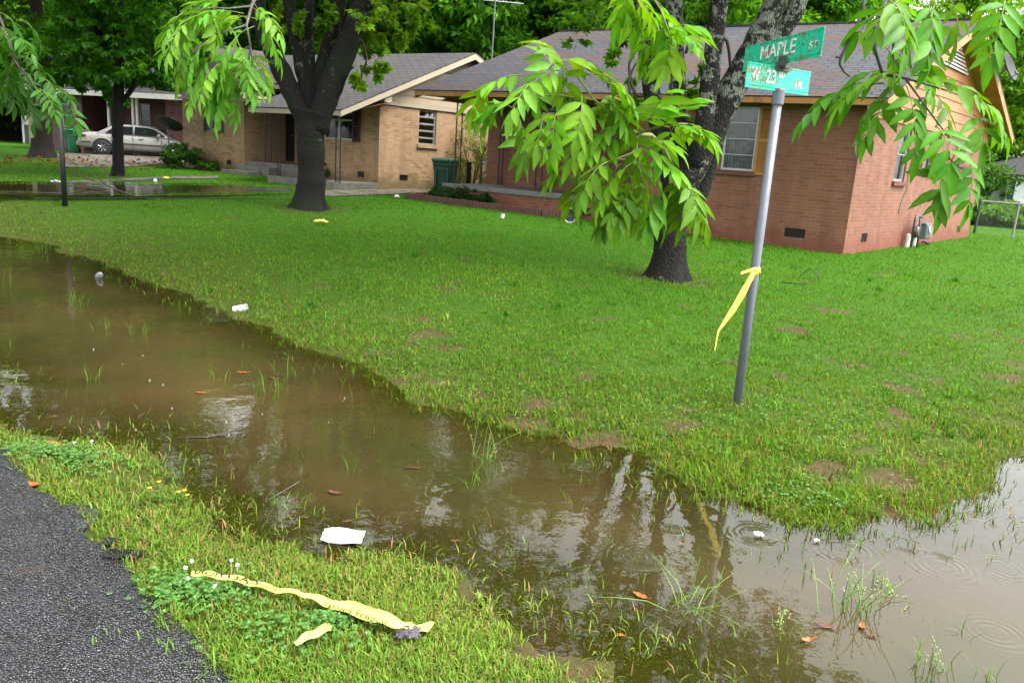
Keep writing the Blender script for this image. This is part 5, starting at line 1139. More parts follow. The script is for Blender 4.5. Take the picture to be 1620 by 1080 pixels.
# ------------------------------------------------------------------ silver car
Yc = 35.2; cr = at(163, 250, Yc); cf_ = at(330, 252, Yc + 1.2); cr[2] = tz(cr[0], cr[1]); cx = unit((cf_ - cr) * np.array([1, 1, 0])); cyv = np.cross((0, 0, 1), cx)
cen = cr + cx * 1.5 + cyv * .9; zc_ = tz(cr[0] + cx[0] * 2, cr[1] + cx[1] * 2)
car = empty('parked_car', (cen[0], cen[1], zc_), 'champagne silver sedan parked in the driveway behind the slim dark tree', 'car')
car.scale = (1, 1, .9); car.rotation_euler = (0, 0, math.atan2(cx[1], cx[0]))
sc_h = 1.0
def loft(secs, close=True):
    mb = MB(); n = len(secs[0]); vs = [p for s in secs for p in s]
    mb.add(vs, [(i * n + k, i * n + (k + 1) % n, (i + 1) * n + (k + 1) % n, (i + 1) * n + k) for i in range(len(secs) - 1) for k in range(n)] + [tuple(range(n))[::-1], tuple(range((len(secs) - 1) * n, len(secs) * n))]); return mb
def csec(x, zb, zt, hw, hwt, crown=.03):
    """cross-section: sill, flank bulge, shoulder, crowned top"""
    zm = zb + (zt - zb) * .55
    half = [(hw * .86, zb), (hw * .97, zb + (zt - zb) * .18), (hw, zm), (hw * .985, zb + (zt - zb) * .82), (hwt, zt - .02), (hwt * .9, zt + crown * .4), (hwt * .45, zt + crown)]
    return [v3(x, y, z) for y, z in half] + [v3(x, -y, z) for y, z in half[::-1]]
secs = [csec(-2.50, .34, .66, .78, .70), csec(-2.46, .24, .88, .86, .72), csec(-2.3, .22, .98, .90, .74), csec(-1.95, .2, 1.01, .915, .76), csec(-1.4, .19, 1.0, .92, .78), csec(-.6, .18, .97, .925, .8), csec(.4, .18, .95, .925, .8), csec(1.15, .19, .93, .92, .78), csec(1.75, .2, .87, .90, .75), csec(2.2, .22, .78, .86, .7), csec(2.45, .28, .66, .76, .6), csec(2.52, .36, .56, .64, .5)]
body = loft(secs).build('body', M['car_paint'], car, smooth=True, local=True)
b_ = body.modifiers.new('sub', 'SUBSURF'); b_.levels = 1; b_.render_levels = 1
# greenhouse
prof = [(-1.72, 1.0), (-1.15, 1.36), (-.75, 1.425), (-.2, 1.44), (.35, 1.415), (.62, 1.36), (1.28, .95)]
gh = []
for x, z in prof:
    hw = .80 - .26 * max(0, z - .98) / .45; gh.append([v3(x, .80, .93), v3(x, hw + .02, z - .03), v3(x, hw - .06, z + .01), v3(x, 0, z + .03), v3(x, -hw + .06, z + .01), v3(x, -hw - .02, z - .03), v3(x, -.80, .93)])
roof_ = loft(gh).build('cabin', M['car_paint'], car, smooth=True, local=True)
def sidewin(poly, nm):
    for sg in (-1, 1):
        mb = MB(); P = []
        for x, z in poly:
            hw = .80 - .26 * max(0, z - .98) / .45; P.append(v3(x, sg * (hw + .022 + .01), z))
        mb.prism(P if sg < 0 else P[::-1], (0, sg * .006, 0)); mb.build(nm, M['car_glass'], car, local=True)
sidewin([(-1.38, 1.01), (-1.05, 1.31), (-.72, 1.365), (-.30, 1.375), (-.30, 1.0)], 'window'); sidewin([(-.22, 1.0), (-.22, 1.375), (.3, 1.355), (.55, 1.3), (1.02, .99)], 'window')
mb = MB(); mb.add([v3(-1.76, .62, 1.01), v3(-1.76, -.62, 1.01), v3(-1.19, -.5, 1.37), v3(-1.19, .5, 1.37)], [(0, 3, 2, 1)]); mb.build('rear_window', M['car_glass'], car, local=True)
mb = MB(); mb.add([v3(1.3, .66, .985), v3(1.3, -.66, .985), v3(.66, -.5, 1.37), v3(.66, .5, 1.37)], [(0, 1, 2, 3)]); mb.build('windscreen', M['car_glass'], car, local=True)
for x in (-1.5, 1.42):
    for sg in (-1, 1):
        mb = MB(); mb.lathe([(.0, -.02), (.39, -.02), (.39, .02), (0, .02)], 26, (x, sg * .905, .36), (0, sg, 0)); mb.build('wheel_arch', M['car_black'], car, local=True)
        mb = MB(); mb.lathe([(.2, -.12), (.30, -.12), (.325, -.09), (.325, .05), (.30, .08), (.2, .075)], 26, (x, sg * .86, .325), (0, sg, 0)); wl = mb.build('wheel', M['rubber'], car, smooth=True, local=True)
        mb = MB(); mb.lathe([(0, .05), (.05, .052), (.06, .04), (.19, .05), (.205, .07), (.21, .04)], 20, (x, sg * .86, .325), (0, sg, 0))
        for k in range(7): a = k * 2 * math.pi / 7; mb.tube([v3(x + .05 * math.cos(a), sg * .92, .325 + .05 * math.sin(a)), v3(x + .19 * math.cos(a), sg * .925, .325 + .19 * math.sin(a))], .018, 6)
        mb.build('rim', M['chrome'], wl, local=True)
for sg in (-1, 1):
    mb = MB(); P = [v3(-2.485, sg * .35, .74), v3(-2.46, sg * .80, .74), v3(-2.40, sg * .89, .75), v3(-2.08, sg * .925, .80), v3(-2.12, sg * .915, .88), v3(-2.42, sg * .86, .91), v3(-2.485, sg * .35, .90)]
    cP = [p + v3(-.02, sg * .012, 0) for p in P]; mb.add(P + cP, [tuple(range(7, 14)), tuple(range(7))[::-1]] + [(i, (i + 1) % 7, 7 + (i + 1) % 7, 7 + i) for i in range(7)]); mb.build('tail_light', M['tail'], car, local=True)
    mb = MB(); mb.bb(-1.05, sg * .928 - .012, .52, 1.0, sg * .928 + .012, .565); mb.bb(-2.35, sg * .905 - .012, .52, -1.95, sg * .905 + .012, .56); mb.build('side_moulding', M['car_black'], car, local=True)
    for x0 in (-1.12, -.27, .88):
        mb = MB(); mb.bb(x0 - .006, sg * .915 - .012, .26, x0 + .006, sg * .915 + .013, .94); mb.build('door_seam', M['car_black'], car, local=True)
    for x0 in (-.95, -.05):
        mb = MB(); mb.bb(x0, sg * .92 - .02, .80, x0 + .2, sg * .92 + .02, .835); mb.build('door_handle', M['car_paint'], car, local=True, bevel=.008)
    mb = MB(); mb.bb(.72, sg * .98 - .09, .96, .84, sg * .98 + .07, 1.09); mb.build('mirror', M['car_paint'], car, local=True, bevel=.03)
mb = MB(); mb.bb(-2.56, -.80, .34, -2.44, .80, .56); mb.build('bumper', M['car_paint'], car, local=True, bevel=.05)
mb = MB(); mb.bb(-2.585, -.17, .43, -2.562, .17, .55); mb.build('license_plate', M['white_plastic'], car, local=True)
mb = MB(); mb.bb(-2.40, -.62, 1.055, -2.2, .62, 1.08); mb.bb(-2.32, -.56, .98, -2.27, -.50, 1.06); mb.bb(-2.32, .50, .98, -2.27, .56, 1.06); mb.build('rear_spoiler', M['car_paint'], car, local=True, bevel=.01)

# ------------------------------------------------------------------ wheeled bins
def wheeled_bin(loc, rz, h, mb_mat, lid_mat, label, s=1.):
    o = empty('wheeled_bin', loc, label, 'bin', 'green wheeled bins', rz)
    def ring(z, w, d, r=.05, ox=0.): return [v3(ox + sx * (w / 2 - r) + r * math.cos(a), sy * (d / 2 - r) + r * math.sin(a), z) for (sx, sy, a0) in ((1, 1, 0), (-1, 1, 90), (-1, -1, 180), (1, -1, 270)) for a in (R(a0), R(a0 + 45), R(a0 + 90))]
    mb = loft([ring(.04 * h, .44, .48), ring(.06 * h, .46, .5), ring(.55 * h, .53, .59), ring(.80 * h, .57, .65), ring(.81 * h, .60, .69), ring(.89 * h, .60, .70), ring(.9 * h, .63, .73), ring(.93 * h, .63, .73)]); bd = mb.build('body', mb_mat, o, local=True, bevel=.006)
    mb = MB(); mb.bb(-.2, -.355, .12 * h, -.15, -.27, .78 * h); mb.bb(.15, -.355, .12 * h, .2, -.27, .78 * h); mb.bb(-.15, -.33, .70 * h, .15, -.27, .78 * h); mb.build('front_rib', mb_mat, o, local=True, bevel=.01)
    mb = loft([ring(.93 * h, .66, .76), ring(.955 * h, .67, .77), ring(.985 * h, .6, .7, .08), ring(1.0 * h, .46, .56, .1)]); mb.bb(-.16, -.42, .925 * h, .16, -.37, .955 * h); mb.build('lid', lid_mat, o, smooth=False, local=True, bevel=.008)
    mb = MB(); mb.tube([v3(-.27, .40, .86 * h), v3(.27, .40, .86 * h)], .017, 8); mb.bb(-.28, .33, .84 * h, -.25, .41, .88 * h); mb.bb(.25, .33, .84 * h, .28, .41, .88 * h); mb.build('handle', mb_mat, o, local=True)
    for sg in (-1, 1): mb = MB(); mb.lathe([(0, -.025), (.1, -.025), (.115, -.015), (.115, .015), (.1, .025), (0, .025)], 18, (sg * .26, .22, .115), (1, 0, 0)); mb.build('wheel', M['rubber'], o, local=True)
    o.scale = (s, s, 1); return o
pb_ = at(703, 307, 21.9); zz = tz(pb_[0], pb_[1]); hb = zat(700, 250, pb_) - zz
wheeled_bin((pb_[0], pb_[1], zz), R(-12), hb, M['bin_dark'], M['bin_lid'], 'dark green wheeled bin at the left end of the red house porch', .93)
pb2 = at(116, 238, 35.6); zz = tz(pb2[0], pb2[1]); hb = zat(116, 204, pb2) - zz
wheeled_bin((pb2[0], pb2[1], zz), R(28), hb, M['bin_bright'], M['bin_lid'], 'bright green wheeled bin beside the rear of the silver car', 1.)

# ------------------------------------------------------------------ dishes, post, mast
def dish(name, base, c, r, face, label, arm=True, sx=1.15, pole=True):
    o = empty(name, base, label, 'satellite dish'); face = unit(face); mb = MB()
    prof = [(r * k, .22 * r * k * k) for k in np.linspace(0.02, 1, 9)]; mb.lathe([(0.001, 0)] + prof + [(r * 1.02, .225 * r), (r, .2 * r)] + [(r * k, .22 * r * k * k - .012) for k in np.linspace(.98, 0.02, 8)], 28, c, face, sx); d = mb.build('reflector', M['dish'], o, smooth=True)
    if pole: mb = MB(); mb.tube([np.array(base) - v3(0, 0, .2), np.array([base[0], base[1], c[2] - .05])], .025, 10); mb.build('pole', M['steel'], o)
    mb = MB(); dn = unit(v3(0, 0, -1) + face * .2); e = np.array(c) + face * r * .75 + v3(0, 0, -r * .75); mb.tube([np.array(c) + v3(0, 0, -r * .92) + face * .15 * r, e], .012, 6); mb.tube([e, e + v3(0, 0, .09) - face * .05], .03, 8); mb.tube([np.array(c) - face * .02, np.array([base[0], base[1], c[2] - .12])], .03, 8); mb.build('feed_arm', M['grey_plastic'], o); return o
db = GT(268, 265); zd = zat(268, 199, db); dish('satellite_dish', db, np.array([db[0], db[1], zd]) + v3(.05, -.1, 0), .42, v3(.15, .55, .8), 'dark satellite dish on a pole standing left of the tan house')
q = A(-.6, 7.3, 0); zq = zat(1577, 107, q); dish('satellite_dish', (q[0], q[1], zq - .1), v3(q[0], q[1], zq) + E1 * -.12, .34, v3(.6, -.6, .35), 'grey satellite dish on the orange gable edge of the red house', pole=False)
pb3 = GT(103, 326); mb = MB(); pt = at(95.5, 172, float(pb3[1])); ht = zat(95, 176, pb3) - pb3[2]
o = empty('post', pb3, 'thin black post standing alone on the left lawn near the ditch', 'post'); mb.tube([pb3 + v3(0, 0, -.2), pb3 + v3(0, 0, ht * .5), pb3 + v3(.0, 0, ht)], [.047, .045, .045], 14); mb.build('shaft', M['black_post'], o, smooth=True)
mb = MB(); mb.lathe([(.05, -.02), (.055, 0), (.05, .03), (.0, .045)], 14, pb3 + v3(0, 0, ht)); mb.build('cap', M['black_post'], o)
q = at(775, 150, 27.); q[2] = tz(q[0], q[1]); o = empty('antenna_mast', q, 'thin metal antenna mast rising between the tan and the red house', 'antenna'); zt = zat(779, -8, q); mb = MB(); mb.tube([q, v3(q[0], q[1], zt)], .024, 8); mb.build('mast', M['steel'], o)
mb = MB(); zk = zat(779, 1, q); mb.tube([v3(q[0] - .5, q[1], zk), v3(q[0] + .9, q[1] + .1, zk - .02)], .012, 6)
for k in range(6): mb.tube([v3(q[0] - .4 + k * .22, q[1] - .3, zk), v3(q[0] - .4 + k * .22, q[1] + .3, zk)], .006, 5)
mb.build('aerial', M['chrome'], o)

# ------------------------------------------------------------------ gas meter on the gable wall
gm = A(-.22, 4.1, 0); gm[2] = tz(gm[0], gm[1]); gv_ = ps
o = empty('gas_meter', gm, 'grey gas meter with looped black pipes against the gable wall', 'gas meter')
a0 = 3.75; zg = gm[2]
mb = MB(); mb.tube([ps.P(a0, zg - .1, -.2), ps.P(a0, zg + .62, -.2), ps.P(a0 + .06, zg + .7, -.2), ps.P(a0 + .4, zg + .7, -.2), ps.P(a0 + .44, zg + .64, -.2), ps.P(a0 + .44, zg + .3, -.2)], .03, 10); mb.build('inlet_pipe', M['dark_steel'], o, smooth=True)
mb = MB(); mb.tube([ps.P(a0 + .22, zg - .1, -.27), ps.P(a0 + .22, zg + .42, -.27), ps.P(a0 + .22, zg + .66, -.24)], .026, 10); mb.tube([ps.P(a0 + .22, zg + .42, -.25), ps.P(a0 + .5, zg + .42, -.2)], .024, 10); mb.build('riser_pipe', M['dark_steel'], o, smooth=True)
mb = MB(); mb.lathe([(0, -.07), (.11, -.07), (.14, -.03), (.14, .03), (.11, .07), (0, .07)], 20, ps.P(a0 + .05, zg + .36, -.24), ps.n); mb.build('regulator', M['dark_steel'], o)
mb = MB(); ps.box(mb, a0 + .48, a0 + .86, zg + .18, zg + .52, -.36, -.14); ps.box(mb, a0 + .46, a0 + .88, zg + .5, zg + .56, -.34, -.16); md = mb.build('meter_body', plain('meter grey', (.09, .105, .105), .4, .15), o, bevel=.04)
mb = MB(); mb.lathe([(.0, 0), (.08, 0), (.08, .02), (0, .025)], 16, ps.P(a0 + .66, zg + .4, -.36), -ps.n); mb.build('dial', M['white_plastic'], md)
mb = MB(); mb.tube([ps.P(a0 - .02, zg - .1, -.12), ps.P(a0 - .02, zg + .26, -.13), ps.P(a0, zg + .27, -.13)], .055, 12); mb.tube([ps.P(a0 + .36, zg - .1, -.16), ps.P(a0 + .36, zg + .24, -.16), ps.P(a0 + .36, zg + .26, -.16)], .055, 12); mb.build('white_sleeve', M['white_plastic'], o)
hp = MB(); pp = [GT(1440 + k * 3.1, 388 + 2.5 * math.sin(k * .9) - k * .25) + v3(0, 0, .05) for k in range(11)]; hp.tube(pp, .022, 8); tag(hp.build('hose', M['rubber'], None, smooth=True), 'black hose lying in the grass at the foot of the gas meter', 'hose')

# ------------------------------------------------------------------ chain link fence and gate
def chain_fence(name, p0, p1, h, label, cat, n_posts=2, sp=.085, posts=True):
    o = empty(name, p0, label, cat); p0 = np.array(p0); p1 = np.array(p1); d = p1 - p0; d[2] = 0; L = np.linalg.norm(d); d /= L
    zf = lambda s: tz(*(p0 + d * s)[:2])
    P = lambda s, z: v3(*(p0 + d * s)[:2], zf(s) + z)
    mb = MB(); mb.tube([P(0, h), P(L, h)], .024, 8); mb.build('top_rail', M['rust_wire'], o)
    if posts:
        for k in range(n_posts):
            s = L * k / (n_posts - 1); r = .04 if k in (0, n_posts - 1) else .03; mb = MB(); mb.tube([P(s, -.2), P(s, h + .06)], r, 10); mb.lathe([(r * 1.2, 0), (r * 1.15, .03), (0, .05)], 10, P(s, h + .05)); mb.build('post', M['dark_steel'] if k == 0 else M['rust_wire'], o)
    mb = MB(); n = int((L + h) / sp)
    for k in range(n):
        for sg in (0, 1):
            s0 = k * sp - (h if sg == 0 else 0); a, b = (s0, s0 + h); za, zb_ = (0, h)
            if a < 0: za = -a; a = 0
            if b > L: zb_ -= b - L; b = L
            if b <= a: continue
            if sg == 1: a, b = L - a, L - b
            mb.tube([P(a, .02 + za), P(b, .02 + zb_)], .0017, 3, False)
    mb.build('wire_mesh', M['rust_wire'], o); return o
f0 = at(1541, 371, 25.3); f1 = at(1665, 385, 23.8); chain_fence('chain_link_fence', f0, f1, zat(1553, 318, f0) - tz(f0[0], f0[1]), 'chain link fence running right from the back corner of the red house', 'fence', 3)
g0 = A(11.4, 3.2, 0); g1 = A(10.1, 3.2, 0); chain_fence('chain_link_gate', g0, g1, .98, 'grey chain link gate between the dark green bin and the red house', 'gate', 2)
q = at(741, 285, 22.6); q[2] = tz(q[0], q[1]); mb = MB(); zt = zat(737, 256, q); mb.tube([q, v3(q[0], q[1], zt)], [.07, .065], 12); tag(mb.build('wooden_post', M['bark_d'], None, bevel=.01), 'short dark wooden post beside the dark green bin', 'post')

# ------------------------------------------------------------------ porch toy, bucket and litter
def pa(px, py, z, **k): return G(px, py, z)
t0 = G(883, 297, .868); o = empty('toy_pump', t0, 'yellow toy pump with a blue spout on a lime base, on the porch slab', 'toy')
mb = MB(); mb.lathe([(.0, 0), (.2, 0), (.21, .02), (.15, .05), (.05, .07), (0, .07)], 18, t0); mb.build('base', M['lime'], o)
mb = MB(); mb.tube([t0 + v3(0, 0, .06), t0 + v3(0, 0, .3), t0 + v3(0, 0, .42)], [.07, .055, .05], 12); mb.build('column', M['yellow'], o)
mb = MB(); mb.box(t0 + v3(-.2, -.05, .34), (.2, 0, 0), (0, .1, 0), (0, 0, .09)); mb.build('spout', M['blue'], o, bevel=.015); mb = MB(); mb.box(t0 + v3(-.22, -.04, .43), (.3, 0, 0), (0, .08, 0), (0, 0, .04)); mb.build('cap', M['red'], o, bevel=.012)
mb = MB(); mb.tube([t0 + v3(.05, 0, .36), t0 + v3(.15, 0, .33), t0 + v3(.22, -.02, .2), t0 + v3(.24, -.03, .03)], .022, 8); mb.build('hose', M['grey_plastic'], o, smooth=True)
t1 = G(934, 304, .868); mb = MB(); mb.lathe([(0, 0), (.11, 0), (.14, .06), (.15, .15), (.13, .17), (0, .1)], 16, t1); tag(mb.build('toy_bucket', M['red'], None, smooth=True), 'red toy bucket on the porch slab half hidden by leaves', 'bucket')
t2 = GT(901, 352) + v3(0, 0, .15); ax = unit(CP * np.array([1, 1, 0]) - t2 * np.array([1, 1, 0]) + v3(.3, 0, .1)); o = empty('bucket', GT(901, 352), 'grey bucket lying on its side at the foot of the red porch', 'bucket')
mb = MB(); mb.lathe([(.0, -.22), (.11, -.22), (.145, .0), (.155, .005), (.155, -.01), (.14, -.015), (.105, -.2), (0, -.2)], 24, t2, ax); mb.build('shell', M['grey_plastic'], o, smooth=True); mb = MB(); mb.tube([t2 + ax * .005 + (math.cos(a) * np.cross(ax, (0, 0, 1)) + math.sin(a) * v3(0, 0, 1)) * .152 for a in np.linspace(0, 6.28, 25)], .007, 5); mb.build('rim', M['white_plastic'], o)
def litter(name, px, py, mat, label, cat, build, z=None, lift=0.):
    p = GT(px, py) if z is None else G(px, py, z); p = p + v3(0, 0, lift); mb = MB(); build(mb, p); o = mb.build(name, mat, None, smooth=False, origin=p); tag(o, label, cat); return o
def can(r, h, ax, sh=1.): 
    def f(mb, p): mb.lathe([(0, -h / 2), (r * sh * .93, -h / 2), (r * sh, -h / 2 + .006), (r, h / 2 - .01), (r * 1.06, h / 2 - .006), (r * 1.06, h / 2), (r * .95, h / 2), (r * .9 * sh, -h / 2 + .01), (0, -h / 2 + .01)], 22, p + v3(0, 0, r * .55), ax)
    return f
def crumple(w, d, h, seed, n=9):
    def f(mb, p):
        rr = np.random.default_rng(seed); vs = []
        for i in range(n):
            for j in range(n):
                u = i / (n - 1) - .5; v = j / (n - 1) - .5; e = 1 - .35 * rr.random() * (abs(u) > .4 or abs(v) > .4); vs.append(p + v3(u * w * e + rr.normal(0, w * .025), v * d * e + rr.normal(0, d * .025), .004 + h * rr.random() * (1 - 2.4 * max(abs(u), abs(v)) ** 2)))
        mb.add(vs, [(i * n + j, i * n + j + 1, (i + 1) * n + j + 1, (i + 1) * n + j) for i in range(n - 1) for j in range(n - 1)])
    return f
litter('foam_cup', 380, 493, M['foam'], 'white foam cup lying on its side at the far edge of the ditch water', 'cup', can(.045, .13, (.96, .1, .12), .78), 0.)
def bottle(mb, p): mb.lathe([(0, -.09), (.03, -.09), (.034, -.08), (.034, -.02), (.031, 0), (.034, .02), (.034, .05), (.014, .085), (.014, .1), (0, .1)], 18, p + v3(0, 0, .03), (.55, -.7, .35))
m = N('clear plastic'); M['clear'] = m.done(m.n('MixShader', {0: .35, 1: m.n('BsdfTransparent', {0: (.85, .88, .9)}).outputs[0], 2: m.bsdf((.75, .77, .8), .1)}).outputs[0])
ob_ = empty('plastic_bottle', G(157, 440, 0), 'clear plastic bottle with a blue label floating near the far bank', 'bottle'); mb = MB(); bottle(mb, G(157, 440, 0)); mb.build('shell', M['clear'], ob_, smooth=True); mb = MB(); mb.lathe([(.0352, -.05), (.0352, -.015)], 18, G(157, 440, 0) + v3(0, 0, .03), (.55, -.7, .35)); mb.build('wrapper', M['blue'], ob_, smooth=True)
cp = [G(*q, .012) for q in ((514, 835), (578, 837), (571, 861), (507, 853))]
def card(mb, p):
    n = 7; vs = []
    for i in range(n):
        for j in range(n):
            u = i / (n - 1); v = j / (n - 1); q = (cp[0] * (1 - u) + cp[1] * u) * (1 - v) + (cp[3] * (1 - u) + cp[2] * u) * v; e = (i in (0, n - 1)) or (j in (0, n - 1)); vs.append(q + v3(rng.normal(0, .002) * e, rng.normal(0, .002) * e, .006 * math.sin(u * 5 + v * 3)))
    mb.add(vs, [(i * n + j, i * n + j + 1, (i + 1) * n + j + 1, (i + 1) * n + j) for i in range(n - 1) for j in range(n - 1)])
solid(litter('card_scrap', 542, 848, M['paper'], 'flat soiled white card floating at the near edge of the ditch', 'card', card, .012), .004)
litter('foam_scrap', 1200, 847, M['foam'], 'small white foam scrap floating near the right bank under the sign', 'litter', crumple(.05, .035, .02, 1), .004)
litter('foam_scrap', 1292, 856, M['foam'], 'tiny white scrap at the muddy tip of the right bank', 'litter', crumple(.03, .02, .012, 11), .004)
litter('paper_scrap', 508, 356, M['tape_pale'], 'pale yellow crumpled scrap lying on the far lawn', 'litter', crumple(.28, .16, .06, 2), lift=.05)
litter('litter', 628, 314, M['white_plastic'], 'crumpled white and blue wrapper on the lawn left of the dark green bin', 'litter', crumple(.13, .1, .09, 3), lift=.02)
litter('foam_cup', 795, 346, M['foam'], 'small white cup standing on the lawn before the planter border', 'cup', can(.045, .1, (.2, .1, .95), .8), lift=.03)
litter('ball', 912, 353, M['white_plastic'], 'small white ball beside the grey bucket', 'ball', lambda mb, p: mb.lathe([(.055 * math.sin(a), -.055 * math.cos(a)) for a in np.linspace(0.01, 3.13, 10)], 14, p + v3(0, 0, .06)))
litter('paper_scrap', 88, 290, M['foam'], 'white scrap at the far edge of the long puddle', 'litter', crumple(.24, .14, .07, 4), lift=.02)
litter('paper_scrap', 263, 284, M['tape_pale'], 'cream scrap on the grass behind the long puddle', 'litter', crumple(.16, .12, .08, 5), lift=.02)
litter('paper_scrap', 246, 290, M['white_plastic'], 'pale upright scrap at the puddle edge right of the slim tree', 'litter', crumple(.1, .08, .14, 6), lift=.02)
litter('plastic_bag', 193, 885, M['blackbag'], 'black plastic bag crumpled on the asphalt edge', 'bag', crumple(.17, .07, .028, 7, 14), lift=.012)
litter('plastic_bag', 172, 862, M['blackbag'], 'thin black plastic shred above the crumpled bag on the asphalt edge', 'bag', crumple(.06, .08, .012, 17, 10), lift=.012)
litter('plastic_scrap', 645, 1015, M['darkrag'], 'dark grey crumpled plastic scrap in the near grass by the long yellow tape', 'litter', crumple(.085, .075, .022, 8, 11), lift=.03)

# dead leaves: a curled blade with a bent stalk
def dead_leaf(px, py, ln, rz, mat, label, z=None, curl=.25, wide=.36, lift=.006):
    p = GT(px, py) if z is None else G(px, py, z); p = p + v3(0, 0, lift); n = 9; vs = []
    for i in range(n):
        t = i / (n - 1); w = ln * wide * math.sin(math.pi * min(1, t * .96 + .02)) ** .8 / 2
        for k in (-1, -.5, 0, .5, 1): vs.append((ln * (t - .5), w * k + .003 * math.sin(i * 2.1 + k * 3), curl * ln * ((t - .5) ** 2 * .9 + (k * k) * .14) + rng.normal(0, .0012)))
    mb = MB().add(vs, [(i * 5 + k, i * 5 + k + 1, (i + 1) * 5 + k + 1, (i + 1) * 5 + k) for i in range(n - 1) for k in range(4)])
    mb.tube([v3(ln * .5, 0, .002 + curl * ln * .22), v3(ln * .68, .01 * ln, .01)], .0014, 5)
    o = mb.build('dead_leaf', mat, None, smooth=True, local=True); o.location = tuple(p); o.rotation_euler = (rng.uniform(-.1, .1), rng.uniform(-.08, .08), rz); solid(o, .001); return tag(o, label, 'leaf', 'dead leaves')
do, dbn = M['deadleaf_o'], M['deadleaf_b']
for a in [(1013, 944, .074, R(-42), do, 'large orange dead leaf floating mid ditch', 0., .18), (1276, 1016, .058, R(12), do, 'curled orange dead leaf with raised ends, bottom right water', 0., .9), (1305, 992, .085, R(-14), dbn, 'long brown dead leaf left of the tall rush', 0., .15, .26), (1363, 993, .042, R(70), do, 'small bright orange dead leaf right of the tall rush', 0., .5, .6), (1378, 1006, .045, R(-20), dbn, 'brown dead leaf just below the small bright orange one', 0., .2),
          (530, 781, .075, R(170), dbn, 'dark red dead leaf floating above the white card', 0., .3, .4), (652, 741, .1, R(8), dbn, 'thin dark dead leaf in the middle of the brown water', 0., .1, .2), (384, 590, .09, R(4), do, 'reddish dead leaf floating left of the ripples', 0., .1, .3), (318, 622, .08, R(15), do, 'faint orange dead leaf low in the left water', 0., .1, .3), (435, 600, .1, R(-8), dbn, 'brown dead leaf beside the grass tuft in the left water', 0., .15, .25),
          (92, 707, .13, R(-15), do, 'broad orange dead leaf on the clover by the asphalt', None, .3, .5), (45, 769, .12, R(-5), do, 'tan dead leaf flat on the asphalt corner', None, .3, .45), (75, 790, .07, R(40), do, 'small ochre dead leaf at the asphalt edge', None, .3, .5), (78, 812, .07, R(15), dbn, 'dark dead leaf on the asphalt', None, .25, .4), (532, 992, .045, R(-30), do, 'red brown dead leaf touching the torn tape scrap', None, .3, .7), (720, 857, .045, R(10), dbn, 'dark dead leaf right of the white card', 0., .2, .5), (548, 826, .05, R(25), dbn, 'brown dead leaf on the water above the white card', 0., .2, .4), (1078, 862, .03, R(-20), do, 'tiny orange dead leaf under the sign reflection', 0., .2, .4), (982, 1006, .03, R(-30), do, 'tiny pink brown dead leaf near the lower bank', 0., .2, .5)]:
    dead_leaf(a[0], a[1], a[2], a[3], a[4], a[5], *a[6:])
# sticks and fallen branches
def sticks(name, label, lst, r, mat='stick', z=None, cat='branch', lift=.02):
    mb = MB()
    for pts in lst: mb.tube([(GT(x, y) if z is None else G(x, y, z)) + v3(0, 0, lift + h) for (x, y, h) in pts], [r * (1 - .6 * i / len(pts)) for i in range(len(pts))], 6, True, .2)
    o = mb.build(name, M[mat], None, smooth=True); return tag(o, label, cat)
sticks('fallen_branch', 'bare fallen branch lying on the lawn behind the black post', [[(212, 316, .05), (185, 312, .12), (165, 308, .2), (150, 300, .3), (138, 293, .42)], [(165, 312, .1), (140, 312, .15), (118, 313, .18), (100, 308, .2), (78, 303, .25)], [(170, 313, .08), (150, 314, .1), (128, 316, .1)], [(150, 306, .22), (128, 302, .3), (112, 300, .35)], [(128, 314, .12), (112, 316, .1), (58, 309, .1)], [(185, 312, .1), (172, 302, .3), (160, 292, .45)]], .016)
sticks('stick', 'long dark stick floating level in the left water', [[(283, 693, 0), (330, 693, .005), (382, 685, .02)], [(345, 691, .003), (360, 690, .012)]], .006, z=0., lift=.003, cat='stick')
sticks('stick', 'pale thin stick leaning out of the water above the white card', [[(425, 791, 0), (450, 779, .008), (474, 768, .02)]], .004, 'bare_twig', z=0., lift=.003, cat='stick')
sticks('stick', 'short thin twig floating right of the white card', [[(616, 845, .003), (628, 855, .004), (638, 863, .003)]], .0025, 'bare_twig', z=0., lift=.003, cat='stick')
sticks('wire', 'bent black wire loop standing in the right lawn', [[(1236, 452, .03), (1262, 455, .03), (1278, 457, .04), (1279, 450, .08)], [(1264, 444, .05), (1278, 440, .12), (1290, 446, .1), (1294, 452, .05), (1292, 440, .1), (1284, 436, .14)]], .008, 'rubber', cat='wire')
sticks('seam_tube', 'thin black tube added along the dark seam across the lawn from the black post to the forked tree', [[(-60, 319, 0), (60, 318, 0), (150, 317.5, 0), (240, 317, 0), (330, 317.5, 0), (400, 318, 0), (462, 319, 0)]], .014, 'rubber', cat='seam_tube', lift=.045)  # tube added in place of the dark seam edge in the lawn
sticks('stick', 'pale twig on the dark asphalt at the left edge', [[(0, 741, 0), (10, 744, .004), (20, 749, 0)]], .004, 'bare_twig', cat='stick')

